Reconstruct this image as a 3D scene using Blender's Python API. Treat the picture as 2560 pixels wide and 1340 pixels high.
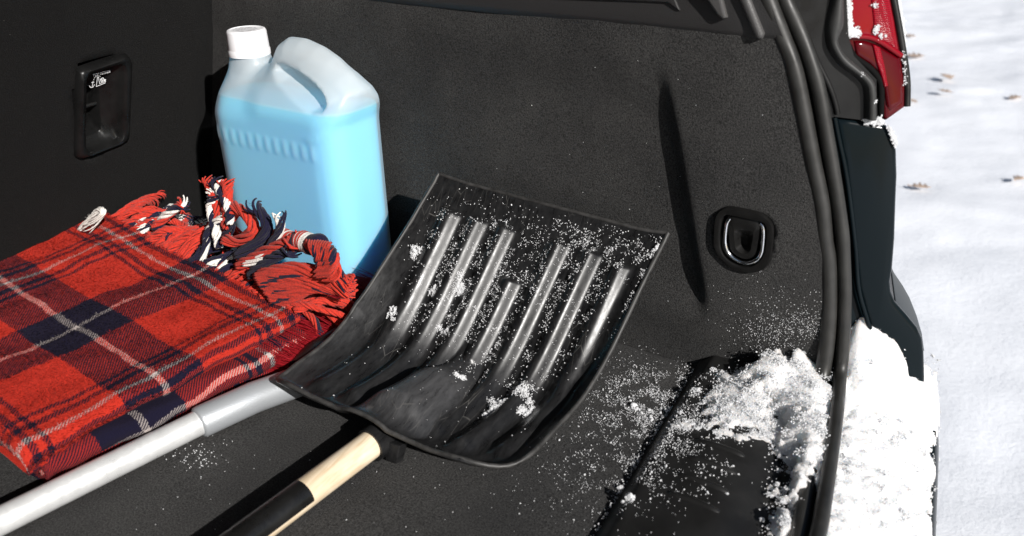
import bpy, bmesh, math, random
import numpy as np
from mathutils import Vector, Matrix, noise

random.seed(7); np.random.seed(7)
for o in list(bpy.data.objects): bpy.data.objects.remove(o)
SC = bpy.context.scene
COL = SC.collection

# ------------------------------------------------------------------ camera
FPX = 2150.0; PX0, PY0 = 1280.0, 670.0
def _n(v): v = np.array(v, float); return v / np.linalg.norm(v)
_Y = _n((1280, -1120, FPX)); _Zd = _n((125, (FPX * FPX + 1280 * 125) / 1120.0, FPX))
_Zc = -_Zd; _X = np.cross(_Y, _Zc)
RW = np.array([_X, _Y, _Zc])                    # car axes from camera axes (x right, y down, z forward)
CAM = np.array([0.196, -0.790, 0.520])
cd = bpy.data.cameras.new('camera'); cam = bpy.data.objects.new('camera', cd); COL.objects.link(cam)
cd.sensor_width = 36; cd.lens = FPX / 2560 * 36; cd.clip_start = .02; cd.clip_end = 400
ax = RW @ np.array([1, 0, 0]); up = RW @ np.array([0, -1, 0]); bk = RW @ np.array([0, 0, -1])
cam.matrix_world = Matrix(((ax[0], up[0], bk[0], CAM[0]), (ax[1], up[1], bk[1], CAM[1]), (ax[2], up[2], bk[2], CAM[2]), (0, 0, 0, 1)))
cd.dof.use_dof = True; cd.dof.focus_distance = .98; cd.dof.aperture_fstop = 6.3
SC.camera = cam

# ------------------------------------------------------------------ light
LDIR = Vector((-.76, .44, -.48)).normalized()      # the way the sunlight travels
w = bpy.data.worlds.new('World'); SC.world = w; w.use_nodes = True
nt = w.node_tree; sky = nt.nodes.new('ShaderNodeTexSky'); sky.sky_type = 'NISHITA'; sky.sun_disc = False
sky.sun_elevation = math.asin(-LDIR.z); sky.sun_rotation = math.atan2(-LDIR.x, -LDIR.y)
nt.links.new(sky.outputs[0], nt.nodes['Background'].inputs[0]); nt.nodes['Background'].inputs[1].default_value = .05
sd = bpy.data.lights.new('sun', 'SUN'); sd.energy = 5.0; sd.angle = math.radians(.55); sd.color = (1, .97, .935)
so = bpy.data.objects.new('sun', sd); COL.objects.link(so); so.rotation_euler = LDIR.to_track_quat('-Z', 'Y').to_euler()
SC.view_settings.view_transform = 'Standard'; SC.view_settings.look = 'None'; SC.view_settings.gamma = 1
SC.view_settings.exposure = .32
SC.render.engine = 'CYCLES'

# ------------------------------------------------------------------ helpers
def ray(px, py): return RW @ _n((px - PX0, py - PY0, FPX))
def onz(px, py, z): r = ray(px, py); return Vector(CAM + (z - CAM[2]) / r[2] * r)
def ony(px, py, y): r = ray(px, py); return Vector(CAM + (y - CAM[1]) / r[1] * r)
def onp(px, py, p0, n):
    r = ray(px, py); n = np.array(n); t = ((np.array(p0) - CAM) @ n) / (r @ n); return Vector(CAM + t * r)

def tag(o, label=None, cat=None, group=None, kind=None):
    if label: o['label'] = label
    if cat: o['category'] = cat
    if group: o['group'] = group
    if kind: o['kind'] = kind
    return o
def empty(name, loc=(0, 0, 0)):
    o = bpy.data.objects.new(name, None); COL.objects.link(o); o.location = loc; o.empty_display_size = .05; return o
def link(name, me, mats, parent=None, smooth=True, sharp=None):
    for m in (mats if isinstance(mats, (list, tuple)) else [mats]): me.materials.append(m)
    if smooth:
        me.polygons.foreach_set('use_smooth', [True] * len(me.polygons))
        if sharp: me.set_sharp_from_angle(angle=math.radians(sharp))
    o = bpy.data.objects.new(name, me); COL.objects.link(o)
    if parent is not None:
        o.parent = parent
        if parent.type == 'EMPTY': o.matrix_parent_inverse = Matrix.Translation(-Vector(parent.location))
    return o
def pyd(name, v, f, mats, parent=None, smooth=True, sharp=None, recalc=False):
    me = bpy.data.meshes.new(name); me.from_pydata([tuple(p) for p in v], [], [tuple(int(i) for i in q) for q in f])
    if recalc:
        b = bmesh.new(); b.from_mesh(me); bmesh.ops.recalc_face_normals(b, faces=b.faces); b.to_mesh(me); b.free()
    return link(name, me, mats, parent, smooth, sharp)
def frombm(name, bm, mats, parent=None, smooth=True, sharp=None):
    me = bpy.data.meshes.new(name); bm.to_mesh(me); bm.free(); return link(name, me, mats, parent, smooth, sharp)

def grid_faces(nu, nv):
    return [(j * nu + i, j * nu + i + 1, (j + 1) * nu + i + 1, (j + 1) * nu + i) for j in range(nv - 1) for i in range(nu - 1)]
def catmull(P, n):
    P = [Vector(p) for p in P]; out = []
    Q = [2 * P[0] - P[1]] + P + [2 * P[-1] - P[-2]]
    seg = len(P) - 1
    for k in range(n):
        t = k / (n - 1) * seg; i = min(int(t), seg - 1); t -= i
        a, b, c, d = Q[i:i + 4]
        out.append(.5 * ((2 * b) + (c - a) * t + (2 * a - 5 * b + 4 * c - d) * t * t + (3 * b - a - 3 * c + d) * t ** 3))
    return out
def tube_data(path, rad, sides=8, closed_ends=True, off=0):
    V = []; F = []; n = len(path); T = []
    for i in range(n): T.append((path[min(i + 1, n - 1)] - path[max(i - 1, 0)]).normalized())
    nrm = T[0].orthogonal().normalized()
    for i in range(n):
        nrm = (nrm - T[i] * nrm.dot(T[i])).normalized(); b = T[i].cross(nrm)
        r = rad[i] if isinstance(rad, (list, tuple)) else rad
        for k in range(sides):
            a = 2 * math.pi * k / sides; V.append(path[i] + r * (math.cos(a) * nrm + math.sin(a) * b))
    for i in range(n - 1):
        for k in range(sides):
            k2 = (k + 1) % sides; F.append((off + i * sides + k, off + i * sides + k2, off + (i + 1) * sides + k2, off + (i + 1) * sides + k))
    if closed_ends:
        F.append(tuple(off + k for k in reversed(range(sides)))); F.append(tuple(off + (n - 1) * sides + k for k in range(sides)))
    return V, F
def tube(name, path, rad, mat, parent=None, sides=12):
    V, F = tube_data(path, rad, sides); return pyd(name, V, F, mat, parent, True, 50)
def plate(name, pts, nrm, thick, bevel, mat, parent=None, seg=3, sharp=40):
    """solid slab: outline pts, front face looking along nrm"""
    nrm = Vector(nrm).normalized(); bm = bmesh.new(); n = len(pts)
    A = [bm.verts.new(p) for p in pts]; B = [bm.verts.new(Vector(p) - nrm * thick) for p in pts]
    f = bm.faces.new(A); f.normal_update()
    if f.normal.dot(nrm) < 0: f.normal_flip()
    bm.faces.new(B)
    for i in range(n): bm.faces.new((A[i], A[(i + 1) % n], B[(i + 1) % n], B[i]))
    bmesh.ops.recalc_face_normals(bm, faces=bm.faces)
    if bevel:
        es = [e for e in f.edges]
        bmesh.ops.bevel(bm, geom=es, offset=bevel, segments=seg, profile=.5, affect='EDGES', clamp_overlap=True)
    return frombm(name, bm, mat, parent, True, sharp)
def smooth_loop(P, n):
    P = [Vector(p) for p in P]; m = len(P); out = []
    for k in range(n):
        t = k / n * m; i = int(t); t -= i
        a, b, c, d = P[(i - 1) % m], P[i % m], P[(i + 1) % m], P[(i + 2) % m]
        out.append(.5 * ((2 * b) + (c - a) * t + (2 * a - 5 * b + 4 * c - d) * t * t + (3 * b - a - 3 * c + d) * t ** 3))
    return out
def by_angle(P, n, ctr):
    """resample a star-shaped closed 2-D outline at n even angles round ctr"""
    out = []; m = len(P)
    for k in range(n):
        a = 2 * math.pi * k / n; d = (math.cos(a), math.sin(a)); best = 0
        for i in range(m):
            x0, y0 = P[i][0] - ctr[0], P[i][1] - ctr[1]; x1, y1 = P[(i + 1) % m][0] - ctr[0], P[(i + 1) % m][1] - ctr[1]
            den = d[0] * (y1 - y0) - d[1] * (x1 - x0)
            if abs(den) < 1e-12: continue
            t = (x0 * (y1 - y0) - y0 * (x1 - x0)) / den; s = (x0 * d[1] - y0 * d[0]) / den
            if t > 0 and -1e-6 <= s <= 1 + 1e-6: best = max(best, t)
        out.append((ctr[0] + best * d[0], ctr[1] + best * d[1]))
    return out
def loft(name, loops, cap, mat, parent=None, sharp=35):
    n = len(loops[0]); V = [p for L in loops for p in L]; F = []
    for j in range(len(loops) - 1):
        for k in range(n): F.append((j * n + k, j * n + (k + 1) % n, (j + 1) * n + (k + 1) % n, (j + 1) * n + k))
    if cap: F.append(tuple(range((len(loops) - 1) * n, len(loops) * n)))
    return pyd(name, V, F, mat, parent, True, sharp, recalc=True)
def rrect(hw, hh, r, n=6):
    out = []
    for cx, cy, a0 in ((hw - r, hh - r, 0), (-hw + r, hh - r, 90), (-hw + r, -hh + r, 180), (hw - r, -hh + r, 270)):
        for k in range(n + 1):
            a = math.radians(a0 + 90 * k / n); out.append((cx + r * math.cos(a), cy + r * math.sin(a)))
    return out
def surface_nets(F, org, h):
    s = F < 0; nx, ny, nz = F.shape; acc = np.zeros((nx - 1, ny - 1, nz - 1, 3)); cnt = np.zeros((nx - 1, ny - 1, nz - 1))
    for axis in range(3):
        o = [a for a in range(3) if a != axis]
        for d0 in (0, 1):
            for d1 in (0, 1):
                sl0 = [None] * 3; sl1 = [None] * 3
                for a, dd in zip(o, (d0, d1)):
                    L = F.shape[a]; sl0[a] = slice(dd, L - 1 + dd); sl1[a] = sl0[a]
                L = F.shape[axis]; sl0[axis] = slice(0, L - 1); sl1[axis] = slice(1, L)
                A = F[tuple(sl0)]; B = F[tuple(sl1)]; m = (A < 0) != (B < 0)
                t = np.where(m, A / np.where(m, A - B, 1), 0)
                p = np.zeros(A.shape + (3,)); p[..., o[0]] = d0; p[..., o[1]] = d1; p[..., axis] = t
                acc += p * m[..., None]; cnt += m
    act = cnt > 0; idx = -np.ones(act.shape, int); idx[act] = np.arange(act.sum()); ii = np.argwhere(act)
    V = (ii + acc[act] / cnt[act][:, None]) * h + np.array(org); Q = []
    for axis in range(3):
        a, b = [(1, 2), (2, 0), (0, 1)][axis]
        sl0 = [slice(1, n - 1) for n in F.shape]; sl1 = list(sl0)
        sl0[axis] = slice(0, F.shape[axis] - 1); sl1[axis] = slice(1, F.shape[axis])
        A = s[tuple(sl0)]; B = s[tuple(sl1)]; m = np.argwhere(A != B)
        if not len(m): continue
        flip = A[tuple(m.T)]
        base = m.copy(); base[:, a] += 1; base[:, b] += 1
        def g(da, db): q = base.copy(); q[:, a] -= da; q[:, b] -= db; return idx[tuple(q.T)]
        q = np.stack([g(1, 1), g(0, 1), g(0, 0), g(1, 0)], 1); q[~flip] = q[~flip][:, ::-1]; Q.append(q)
    return V, np.concatenate(Q)
def poly_sdf(P, U, Z):
    d = np.full(U.shape, 1e9); s = np.ones(U.shape); n = len(P)
    for i in range(n):
        ax_, az = P[i - 1]; bx, bz = P[i]; ex, ez = bx - ax_, bz - az; wx, wz = U - ax_, Z - az
        t = np.clip((wx * ex + wz * ez) / (ex * ex + ez * ez), 0, 1)
        d = np.minimum(d, (wx - ex * t) ** 2 + (wz - ez * t) ** 2)
        c1 = Z >= az; c2 = Z < bz; c3 = ex * wz > ez * wx
        fl = (c1 & c2 & c3) | (~c1 & ~c2 & ~c3); s = np.where(fl, -s, s)
    return s * np.sqrt(d)
def sstep(a, b, x): t = np.clip((x - a) / (b - a), 0, 1); return t * t * (3 - 2 * t)
def smax(a, b, k): h = np.maximum(k - np.abs(a - b), 0) / k; return np.maximum(a, b) + h * h * k * .25

# ------------------------------------------------------------------ materials
def mat(name):
    m = bpy.data.materials.new(name); m.use_nodes = True; return m, m.node_tree, m.node_tree.nodes['Principled BSDF']
def N(nt, t, **kw):
    n = nt.nodes.new(t)
    for k, v in kw.items():
        if k in n.inputs: n.inputs[k].default_value = v
        else: setattr(n, k, v)
    return n
def ramp(nt, src, stops, interp='LINEAR'):
    r = nt.nodes.new('ShaderNodeValToRGB'); r.color_ramp.interpolation = interp; e = r.color_ramp.elements
    while len(e) < len(stops): e.new(.5)
    for i, (p, c) in enumerate(stops): e[i].position = p; e[i].color = tuple(c) + (1,)
    nt.links.new(src, r.inputs[0]); return r
def objco(nt): return nt.nodes.new('ShaderNodeTexCoord').outputs['Object']
def noise_n(nt, co, scale, detail=2, rough=.5):
    n = N(nt, 'ShaderNodeTexNoise', Scale=scale, Detail=detail, Roughness=rough); nt.links.new(co, n.inputs['Vector']); return n
def bump(nt, bs, h, strength, dist=.001):
    b = N(nt, 'ShaderNodeBump', Strength=strength, Distance=dist); nt.links.new(h, b.inputs['Height']); nt.links.new(b.outputs[0], bs.inputs['Normal']); return b

def plain(name, col, rough=.5, metal=0, spec=.5, nscale=0, nstr=.2, var=0, vscale=30, coat=0, ndist=.0005):
    m, nt, b = mat(name); b.inputs['Base Color'].default_value = (*col, 1); b.inputs['Roughness'].default_value = rough
    b.inputs['Metallic'].default_value = metal; b.inputs['Specular IOR Level'].default_value = spec; b.inputs['Coat Weight'].default_value = coat
    co = objco(nt)
    if nscale: bump(nt, b, noise_n(nt, co, nscale, 3, .6).outputs[0], nstr, ndist)
    if var:
        n = noise_n(nt, co, vscale, 4, .65)
        r = ramp(nt, n.outputs[0], [(.3, [c * (1 - var) for c in col]), (.7, [min(1, c * (1 + var)) for c in col])]); nt.links.new(r.outputs[0], b.inputs['Base Color'])
        rr = N(nt, 'ShaderNodeMapRange'); nt.links.new(n.outputs[0], rr.inputs[0]); rr.inputs[1].default_value = .3; rr.inputs[2].default_value = .7
        rr.inputs[3].default_value = max(.05, rough - .12); rr.inputs[4].default_value = min(1, rough + .12); nt.links.new(rr.outputs[0], b.inputs['Roughness'])
    return m

def carpet(name, dark, light, dirt=.25):
    m, nt, b = mat(name); co = objco(nt)
    n1 = noise_n(nt, co, 640, 3, .7); n2 = noise_n(nt, co, 7, 5, .62); n3 = noise_n(nt, co, 1100, 2, .6)
    r = ramp(nt, n1.outputs[0], [(.36, dark), (.5, [(a + c) / 2 for a, c in zip(dark, light)]), (.68, light)])
    # slightly dusty patches
    r2 = ramp(nt, n2.outputs[0], [(.35, (.68, .68, .68)), (.7, (1.28, 1.26, 1.22))])
    mx = N(nt, 'ShaderNodeMix', data_type='RGBA', blend_type='MULTIPLY'); mx.inputs[0].default_value = dirt * 3
    nt.links.new(r.outputs[0], mx.inputs[6]); nt.links.new(r2.outputs[0], mx.inputs[7])
    # stray pale fibres
    v = N(nt, 'ShaderNodeTexVoronoi', Scale=210.0); nt.links.new(co, v.inputs['Vector'])
    sp = ramp(nt, v.outputs['Distance'], [(.035, (1, 1, 1)), (.06, (0, 0, 0))])
    wn = noise_n(nt, co, 60, 1); gate = ramp(nt, wn.outputs[0], [(.60, (0, 0, 0)), (.64, (1, 1, 1))])
    mu = N(nt, 'ShaderNodeMath', operation='MULTIPLY'); nt.links.new(sp.outputs[0], mu.inputs[0]); nt.links.new(gate.outputs[0], mu.inputs[1])
    mx2 = N(nt, 'ShaderNodeMix', data_type='RGBA'); nt.links.new(mu.outputs[0], mx2.inputs[0]); nt.links.new(mx.outputs[2], mx2.inputs[6]); mx2.inputs[7].default_value = (.3, .29, .25, 1)
    nt.links.new(mx2.outputs[2], b.inputs['Base Color'])
    b.inputs['Roughness'].default_value = 1; b.inputs['Specular IOR Level'].default_value = .05
    b.inputs['Sheen Weight'].default_value = .03; b.inputs['Sheen Roughness'].default_value = .6
    add = N(nt, 'ShaderNodeMath', operation='ADD'); nt.links.new(n1.outputs[0], add.inputs[0]); nt.links.new(n3.outputs[0], add.inputs[1])
    bump(nt, b, add.outputs[0], .9, .0018)
    return m
M = {}
M['carpet_wall'] = carpet('grey_needle_felt', (.0185, .0183, .0183), (.070, .069, .0685))
M['carpet_floor'] = carpet('charcoal_floor_felt', (.019, .0188, .0188), (.078, .077, .0765))
M['carpet_seat'] = carpet('black_seat_felt', (.0025, .0024, .0024), (.0092, .009, .009), .15)
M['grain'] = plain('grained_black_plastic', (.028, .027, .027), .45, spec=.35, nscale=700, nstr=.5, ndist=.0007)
M['rubber'] = plain('black_rubber', (.020, .0195, .018), .46, spec=.4, nscale=250, nstr=.08, var=.25, vscale=40)
M['jamb'] = plain('satin_black_paint', (.009, .009, .009), .38, spec=.22, var=.2, vscale=25)
M['lip'] = plain('flange_seal', (.028, .028, .027), .5, spec=.4, var=.2, vscale=30)
M['paint'] = plain('dark_teal_paint', (.0036, .0068, .0086), .16, spec=.13)
M['black'] = plain('black_plastic', (.008, .0078, .0076), .38, spec=.25, var=.2, vscale=60)
M['gloss'] = plain('smooth_black_plastic', (.0065, .0065, .0065), .32, spec=.22, nscale=90, nstr=.05, var=.25, vscale=35)
M['sill'] = plain('sill_plastic', (.013, .0128, .0125), .42, spec=.3, nscale=400, nstr=.12, var=.2, vscale=30)
M['hole'] = plain('deep_black', (.003, .003, .003), .8, spec=.1)
M['chrome'] = plain('bright_steel', (.75, .76, .78), .12, metal=1)
M['white_print'] = plain('white_print', (.8, .8, .8), .6)
M['lens'] = plain('red_lens', (.19, .0008, .007), .1, spec=.3)
M['lens_dark'] = plain('dark_red_lens', (.065, .0004, .0025), .1, spec=.3)
M['moulding'] = plain('lit_grained_plastic', (.06, .058, .057), .42, spec=.5, nscale=700, nstr=.5, ndist=.0007)  # paler copy of the grained plastic, sunlit tone put into its colour
M['headliner'] = plain('grey_headliner', (.12, .115, .11), .9)

def ribbed_lens():
    m, nt, b = mat('ribbed_red_lens'); b.inputs['Base Color'].default_value = (.21, .003, .009, 1); b.inputs['Roughness'].default_value = .16; b.inputs['Specular IOR Level'].default_value = .2
    co = objco(nt); wv = N(nt, 'ShaderNodeTexWave', Scale=190.0, bands_direction='Z'); nt.links.new(co, wv.inputs['Vector']); bump(nt, b, wv.outputs[1], .5, .001)
    r = ramp(nt, wv.outputs[1], [(0, (.15, .001, .006)), (1, (.27, .002, .012))]); nt.links.new(r.outputs[0], b.inputs['Base Color']); return m
M['lens_rib'] = ribbed_lens()

def snow_mat(name, sss=True, ground=False):
    m, nt, b = mat(name); co = objco(nt); b.inputs['Base Color'].default_value = (.95, .957, .97, 1) if not ground else (.78, .80, .835, 1)
    b.inputs['Roughness'].default_value = .7; b.inputs['Specular IOR Level'].default_value = .3
    n = noise_n(nt, co, 650 if not ground else 45, 6, .75); bump(nt, b, n.outputs[0], .8 if not ground else .3, .0028 if not ground else .012)
    if sss: b.inputs['Subsurface Weight'].default_value = .8; b.inputs['Subsurface Scale'].default_value = .02; b.inputs['Subsurface Radius'].default_value = (.8, .9, 1)
    if ground:
        n2 = noise_n(nt, co, 1.6, 5, .6); r = ramp(nt, n2.outputs[0], [(.3, (.82, .84, .88)), (.65, (.87, .885, .915))]); nt.links.new(r.outputs[0], b.inputs['Base Color'])
    return m
M['snow'] = snow_mat('fresh_snow'); M['ground_snow'] = snow_mat('ground_snow', False, True); M['crumb'] = snow_mat('snow_grains', False)
nt = M['crumb'].node_tree; b = nt.nodes['Principled BSDF']; tl = N(nt, 'ShaderNodeBsdfTranslucent'); tl.inputs[0].default_value = (.97, .975, .985, 1); ms = N(nt, 'ShaderNodeMixShader'); ms.inputs[0].default_value = .35
b.inputs['Base Color'].default_value = (.97, .975, .985, 1); nt.links.new(b.outputs[0], ms.inputs[1]); nt.links.new(tl.outputs[0], ms.inputs[2]); nt.links.new(ms.outputs[0], nt.nodes['Material Output'].inputs[0])

# jug plastics
def hdpe():
    m, nt, b = mat('milky_plastic'); out = nt.nodes['Material Output']
    b.inputs['Base Color'].default_value = (.86, .9, .92, 1); b.inputs['Roughness'].default_value = .34; b.inputs['Specular IOR Level'].default_value = .4
    tl = N(nt, 'ShaderNodeBsdfTranslucent'); tl.inputs[0].default_value = (.85, .92, .95, 1)
    tp = N(nt, 'ShaderNodeBsdfTransparent'); tp.inputs[0].default_value = (.93, .96, .97, 1)
    a = N(nt, 'ShaderNodeMixShader'); a.inputs[0].default_value = .45; nt.links.new(b.outputs[0], a.inputs[1]); nt.links.new(tl.outputs[0], a.inputs[2])
    c = N(nt, 'ShaderNodeMixShader'); sepz = N(nt, 'ShaderNodeSeparateXYZ'); nt.links.new(objco(nt), sepz.inputs[0]); wet = N(nt, 'ShaderNodeMapRange'); nt.links.new(sepz.outputs[2], wet.inputs[0]); wet.inputs[1].default_value = .2425; wet.inputs[2].default_value = .2455; wet.inputs[3].default_value = .54; wet.inputs[4].default_value = .33; nt.links.new(wet.outputs[0], c.inputs[0]);   # the wall is clearer where liquid wets it
    nt.links.new(a.outputs[0], c.inputs[1]); nt.links.new(tp.outputs[0], c.inputs[2])
    nt.links.new(c.outputs[0], out.inputs[0]); n = noise_n(nt, objco(nt), 45, 3); bump(nt, b, n.outputs[0], .12, .001); return m
M['hdpe'] = hdpe()
m, nt, b = mat('blue_washer_fluid'); b.inputs['Base Color'].default_value = (.006, .60, .92, 1); b.inputs['Roughness'].default_value = .25
b.inputs['Subsurface Weight'].default_value = .9; b.inputs['Subsurface Radius'].default_value = (.25, .8, 1.0); b.inputs['Subsurface Scale'].default_value = .06; M['fluid'] = m
M['cap'] = plain('white_cap', (.83, .83, .85), .38)
M['cap_print'] = plain('grey_emboss', (.5, .5, .51), .5)

# shovel / brush
def shovel_mat():
    m, nt, b = mat('scuffed_black_plastic'); co = objco(nt)
    mp = N(nt, 'ShaderNodeMapping'); mp.inputs['Scale'].default_value = (1, .22, .5); nt.links.new(co, mp.inputs[0])
    n = noise_n(nt, mp.outputs[0], 160, 5, .7); n2 = noise_n(nt, co, 14, 4, .6)
    v = N(nt, 'ShaderNodeTexVoronoi', Scale=130.0, feature='DISTANCE_TO_EDGE'); mp2 = N(nt, 'ShaderNodeMapping'); mp2.inputs['Rotation'].default_value = (0, 0, .6); mp2.inputs['Scale'].default_value = (1, .12, .3)
    nt.links.new(co, mp2.inputs[0]); nt.links.new(mp2.outputs[0], v.inputs['Vector'])
    sc = ramp(nt, v.outputs['Distance'], [(.0, (1, 1, 1)), (.018, (0, 0, 0))])
    g = ramp(nt, n2.outputs[0], [(.52, (0, 0, 0)), (.66, (1, 1, 1))])
    mu = N(nt, 'ShaderNodeMath', operation='MULTIPLY'); nt.links.new(sc.outputs[0], mu.inputs[0]); nt.links.new(g.outputs[0], mu.inputs[1])
    wa_ = N(nt, 'ShaderNodeAttribute', attribute_name='wear_sheen'); base = ramp(nt, n.outputs[0], [(.35, (.006, .006, .0064)), (.7, (.018, .018, .0185))])
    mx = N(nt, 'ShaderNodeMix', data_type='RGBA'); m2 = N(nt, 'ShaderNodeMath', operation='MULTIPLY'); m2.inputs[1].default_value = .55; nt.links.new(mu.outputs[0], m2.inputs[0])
    nt.links.new(m2.outputs[0], mx.inputs[0]); wn_ = N(nt, 'ShaderNodeMath', operation='MULTIPLY'); nt.links.new(wa_.outputs['Fac'], wn_.inputs[0]); nt.links.new(ramp(nt, n.outputs[0], [(.3, (.35, .35, .35)), (.65, (1, 1, 1))]).outputs[0], wn_.inputs[1]); wmx = N(nt, 'ShaderNodeMix', data_type='RGBA'); nt.links.new(wn_.outputs[0], wmx.inputs[0]); nt.links.new(base.outputs[0], wmx.inputs[6]); wmx.inputs[7].default_value = (.075, .075, .078, 1); nt.links.new(wmx.outputs[2], mx.inputs[6]); mx.inputs[7].default_value = (.14, .135, .125, 1); nt.links.new(mx.outputs[2], b.inputs['Base Color'])  # masked areas blend to grey: sheen put into base colour together with scuffs
    rr = N(nt, 'ShaderNodeMapRange'); nt.links.new(n.outputs[0], rr.inputs[0]); rr.inputs[1].default_value = .3; rr.inputs[2].default_value = .75; rr.inputs[3].default_value = .24; rr.inputs[4].default_value = .42
    nt.links.new(rr.outputs[0], b.inputs['Roughness']); b.inputs['Specular IOR Level'].default_value = .25; bump(nt, b, n.outputs[0], .1, .0006); return m
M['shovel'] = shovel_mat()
M['shovel_rim'] = plain('worn_black_rim', (.03, .029, .028), .5, var=.6, vscale=70)
def wood():
    m, nt, b = mat('pale_ash_wood'); co = objco(nt); mp = N(nt, 'ShaderNodeMapping'); mp.inputs['Scale'].default_value = (1, .07, 1); nt.links.new(co, mp.inputs[0])
    n = noise_n(nt, mp.outputs[0], 240, 4, .6); n2 = noise_n(nt, co, 22, 3)
    r = ramp(nt, n.outputs[0], [(.3, (.60, .47, .31)), (.55, (.74, .62, .46)), (.8, (.79, .69, .54))])
    r2 = ramp(nt, n2.outputs[0], [(.35, (.86, .82, .76)), (.6, (1, 1, 1))]); mx = N(nt, 'ShaderNodeMix', data_type='RGBA', blend_type='MULTIPLY'); mx.inputs[0].default_value = .8
    nt.links.new(r.outputs[0], mx.inputs[6]); nt.links.new(r2.outputs[0], mx.inputs[7]); nt.links.new(mx.outputs[2], b.inputs['Base Color'])
    b.inputs['Roughness'].default_value = .48; bump(nt, b, n.outputs[0], .15, .0006); return m
M['wood'] = wood()
M['wrap'] = plain('black_label_film', (.008, .0078, .0075), .34, nscale=150, nstr=.06, var=.2, vscale=40)
M['alu'] = plain('silver_painted_tube', (.76, .765, .76), .36, metal=.45, nscale=1500, nstr=.05, var=.06, vscale=60)
M['collar'] = plain('grey_hammered_sleeve', (.42, .44, .46), .42, metal=.45, nscale=620, nstr=.35, ndist=.0006)
M['bristle'] = plain('red_bristle', (.28, .006, .012), .5)

# blanket
RED = (.50, .029, .016); NAVY = (.0085, .0075, .022); WHITE = (.54, .47, .44); HP = .140
def tartan():
    m, nt, b = mat('red_tartan_wool'); uv = nt.nodes.new('ShaderNodeUVMap').outputs[0]; L = nt.links
    nz = noise_n(nt, uv, 420, 3, .7); nz2 = noise_n(nt, uv, 55, 2)
    def wob(nn, amp):
        s = N(nt, 'ShaderNodeVectorMath', operation='SUBTRACT'); L.new(nn.outputs['Color'], s.inputs[0]); s.inputs[1].default_value = (.5, .5, .5)
        k = N(nt, 'ShaderNodeVectorMath', operation='SCALE'); L.new(s.outputs[0], k.inputs[0]); k.inputs['Scale'].default_value = amp; return k.outputs[0]
    a1 = N(nt, 'ShaderNodeVectorMath', operation='ADD'); L.new(uv, a1.inputs[0]); L.new(wob(nz, .0075), a1.inputs[1])
    a2 = N(nt, 'ShaderNodeVectorMath', operation='ADD'); L.new(a1.outputs[0], a2.inputs[0]); L.new(wob(nz2, .004), a2.inputs[1])
    sep = N(nt, 'ShaderNodeSeparateXYZ'); L.new(a2.outputs[0], sep.inputs[0])
    def band(o):
        p = N(nt, 'ShaderNodeMath', operation='PINGPONG'); p.inputs[1].default_value = HP; L.new(o, p.inputs[0])
        q = N(nt, 'ShaderNodeMath', operation='DIVIDE'); q.inputs[1].default_value = HP; L.new(p.outputs[0], q.inputs[0])
        st = [(0, WHITE), (.0031, NAVY), (.041, RED), (.1085, NAVY), (.1135, RED), (.1195, NAVY), (.1265, RED), (.1368, WHITE)]
        return ramp(nt, q.outputs[0], [(x / HP, c) for x, c in st], 'CONSTANT').outputs[0]
    wa = band(sep.outputs[0]); we = band(sep.outputs[1])
    s2 = N(nt, 'ShaderNodeSeparateXYZ'); a3 = N(nt, 'ShaderNodeVectorMath', operation='ADD'); L.new(uv, a3.inputs[0]); L.new(wob(nz, .0016), a3.inputs[1]); L.new(a3.outputs[0], s2.inputs[0])
    ad = N(nt, 'ShaderNodeMath', operation='ADD'); L.new(s2.outputs[0], ad.inputs[0]); L.new(s2.outputs[1], ad.inputs[1])
    mu = N(nt, 'ShaderNodeMath', operation='MULTIPLY'); mu.inputs[1].default_value = 290; L.new(ad.outputs[0], mu.inputs[0])
    fr = N(nt, 'ShaderNodeMath', operation='PINGPONG'); fr.inputs[1].default_value = .5; L.new(mu.outputs[0], fr.inputs[0])
    sel = ramp(nt, fr.outputs[0], [(.20, (.06, .06, .06)), (.30, (.94, .94, .94))])
    mx = N(nt, 'ShaderNodeMix', data_type='RGBA'); L.new(sel.outputs[0], mx.inputs[0]); L.new(wa, mx.inputs[6]); L.new(we, mx.inputs[7])
    dk = N(nt, 'ShaderNodeMix', data_type='RGBA', blend_type='DARKEN'); dk.inputs[0].default_value = 1; L.new(wa, dk.inputs[6]); L.new(we, dk.inputs[7])
    mx0 = mx; mx = N(nt, 'ShaderNodeMix', data_type='RGBA'); mx.inputs[0].default_value = .38; L.new(mx0.outputs[2], mx.inputs[6]); L.new(dk.outputs[2], mx.inputs[7])
    nf = noise_n(nt, uv, 900, 3, .7); nr = ramp(nt, nf.outputs[0], [(.3, (.66, .66, .66)), (.7, (1.22, 1.22, 1.22))])
    mm = N(nt, 'ShaderNodeMix', data_type='RGBA', blend_type='MULTIPLY'); mm.inputs[0].default_value = .8; L.new(mx.outputs[2], mm.inputs[6]); L.new(nr.outputs[0], mm.inputs[7])
    L.new(mm.outputs[2], b.inputs['Base Color']); b.inputs['Roughness'].default_value = .95; b.inputs['Specular IOR Level'].default_value = .1
    b.inputs['Sheen Weight'].default_value = .02; b.inputs['Sheen Roughness'].default_value = .5; b.inputs['Sheen Tint'].default_value = (1, .75, .7, 1)
    hs = N(nt, 'ShaderNodeMath', operation='ADD'); L.new(nf.outputs[0], hs.inputs[0]); L.new(nz.outputs[0], hs.inputs[1]); bump(nt, b, hs.outputs[0], .8, .0022); return m
M['tartan'] = tartan()
def yarn(name, c):
    m = plain(name, c, 1.0, spec=.02, nscale=900, nstr=.7, var=.28, vscale=500, ndist=.001); m.node_tree.nodes['Principled BSDF'].inputs['Sheen Weight'].default_value = .1; return m
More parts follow.
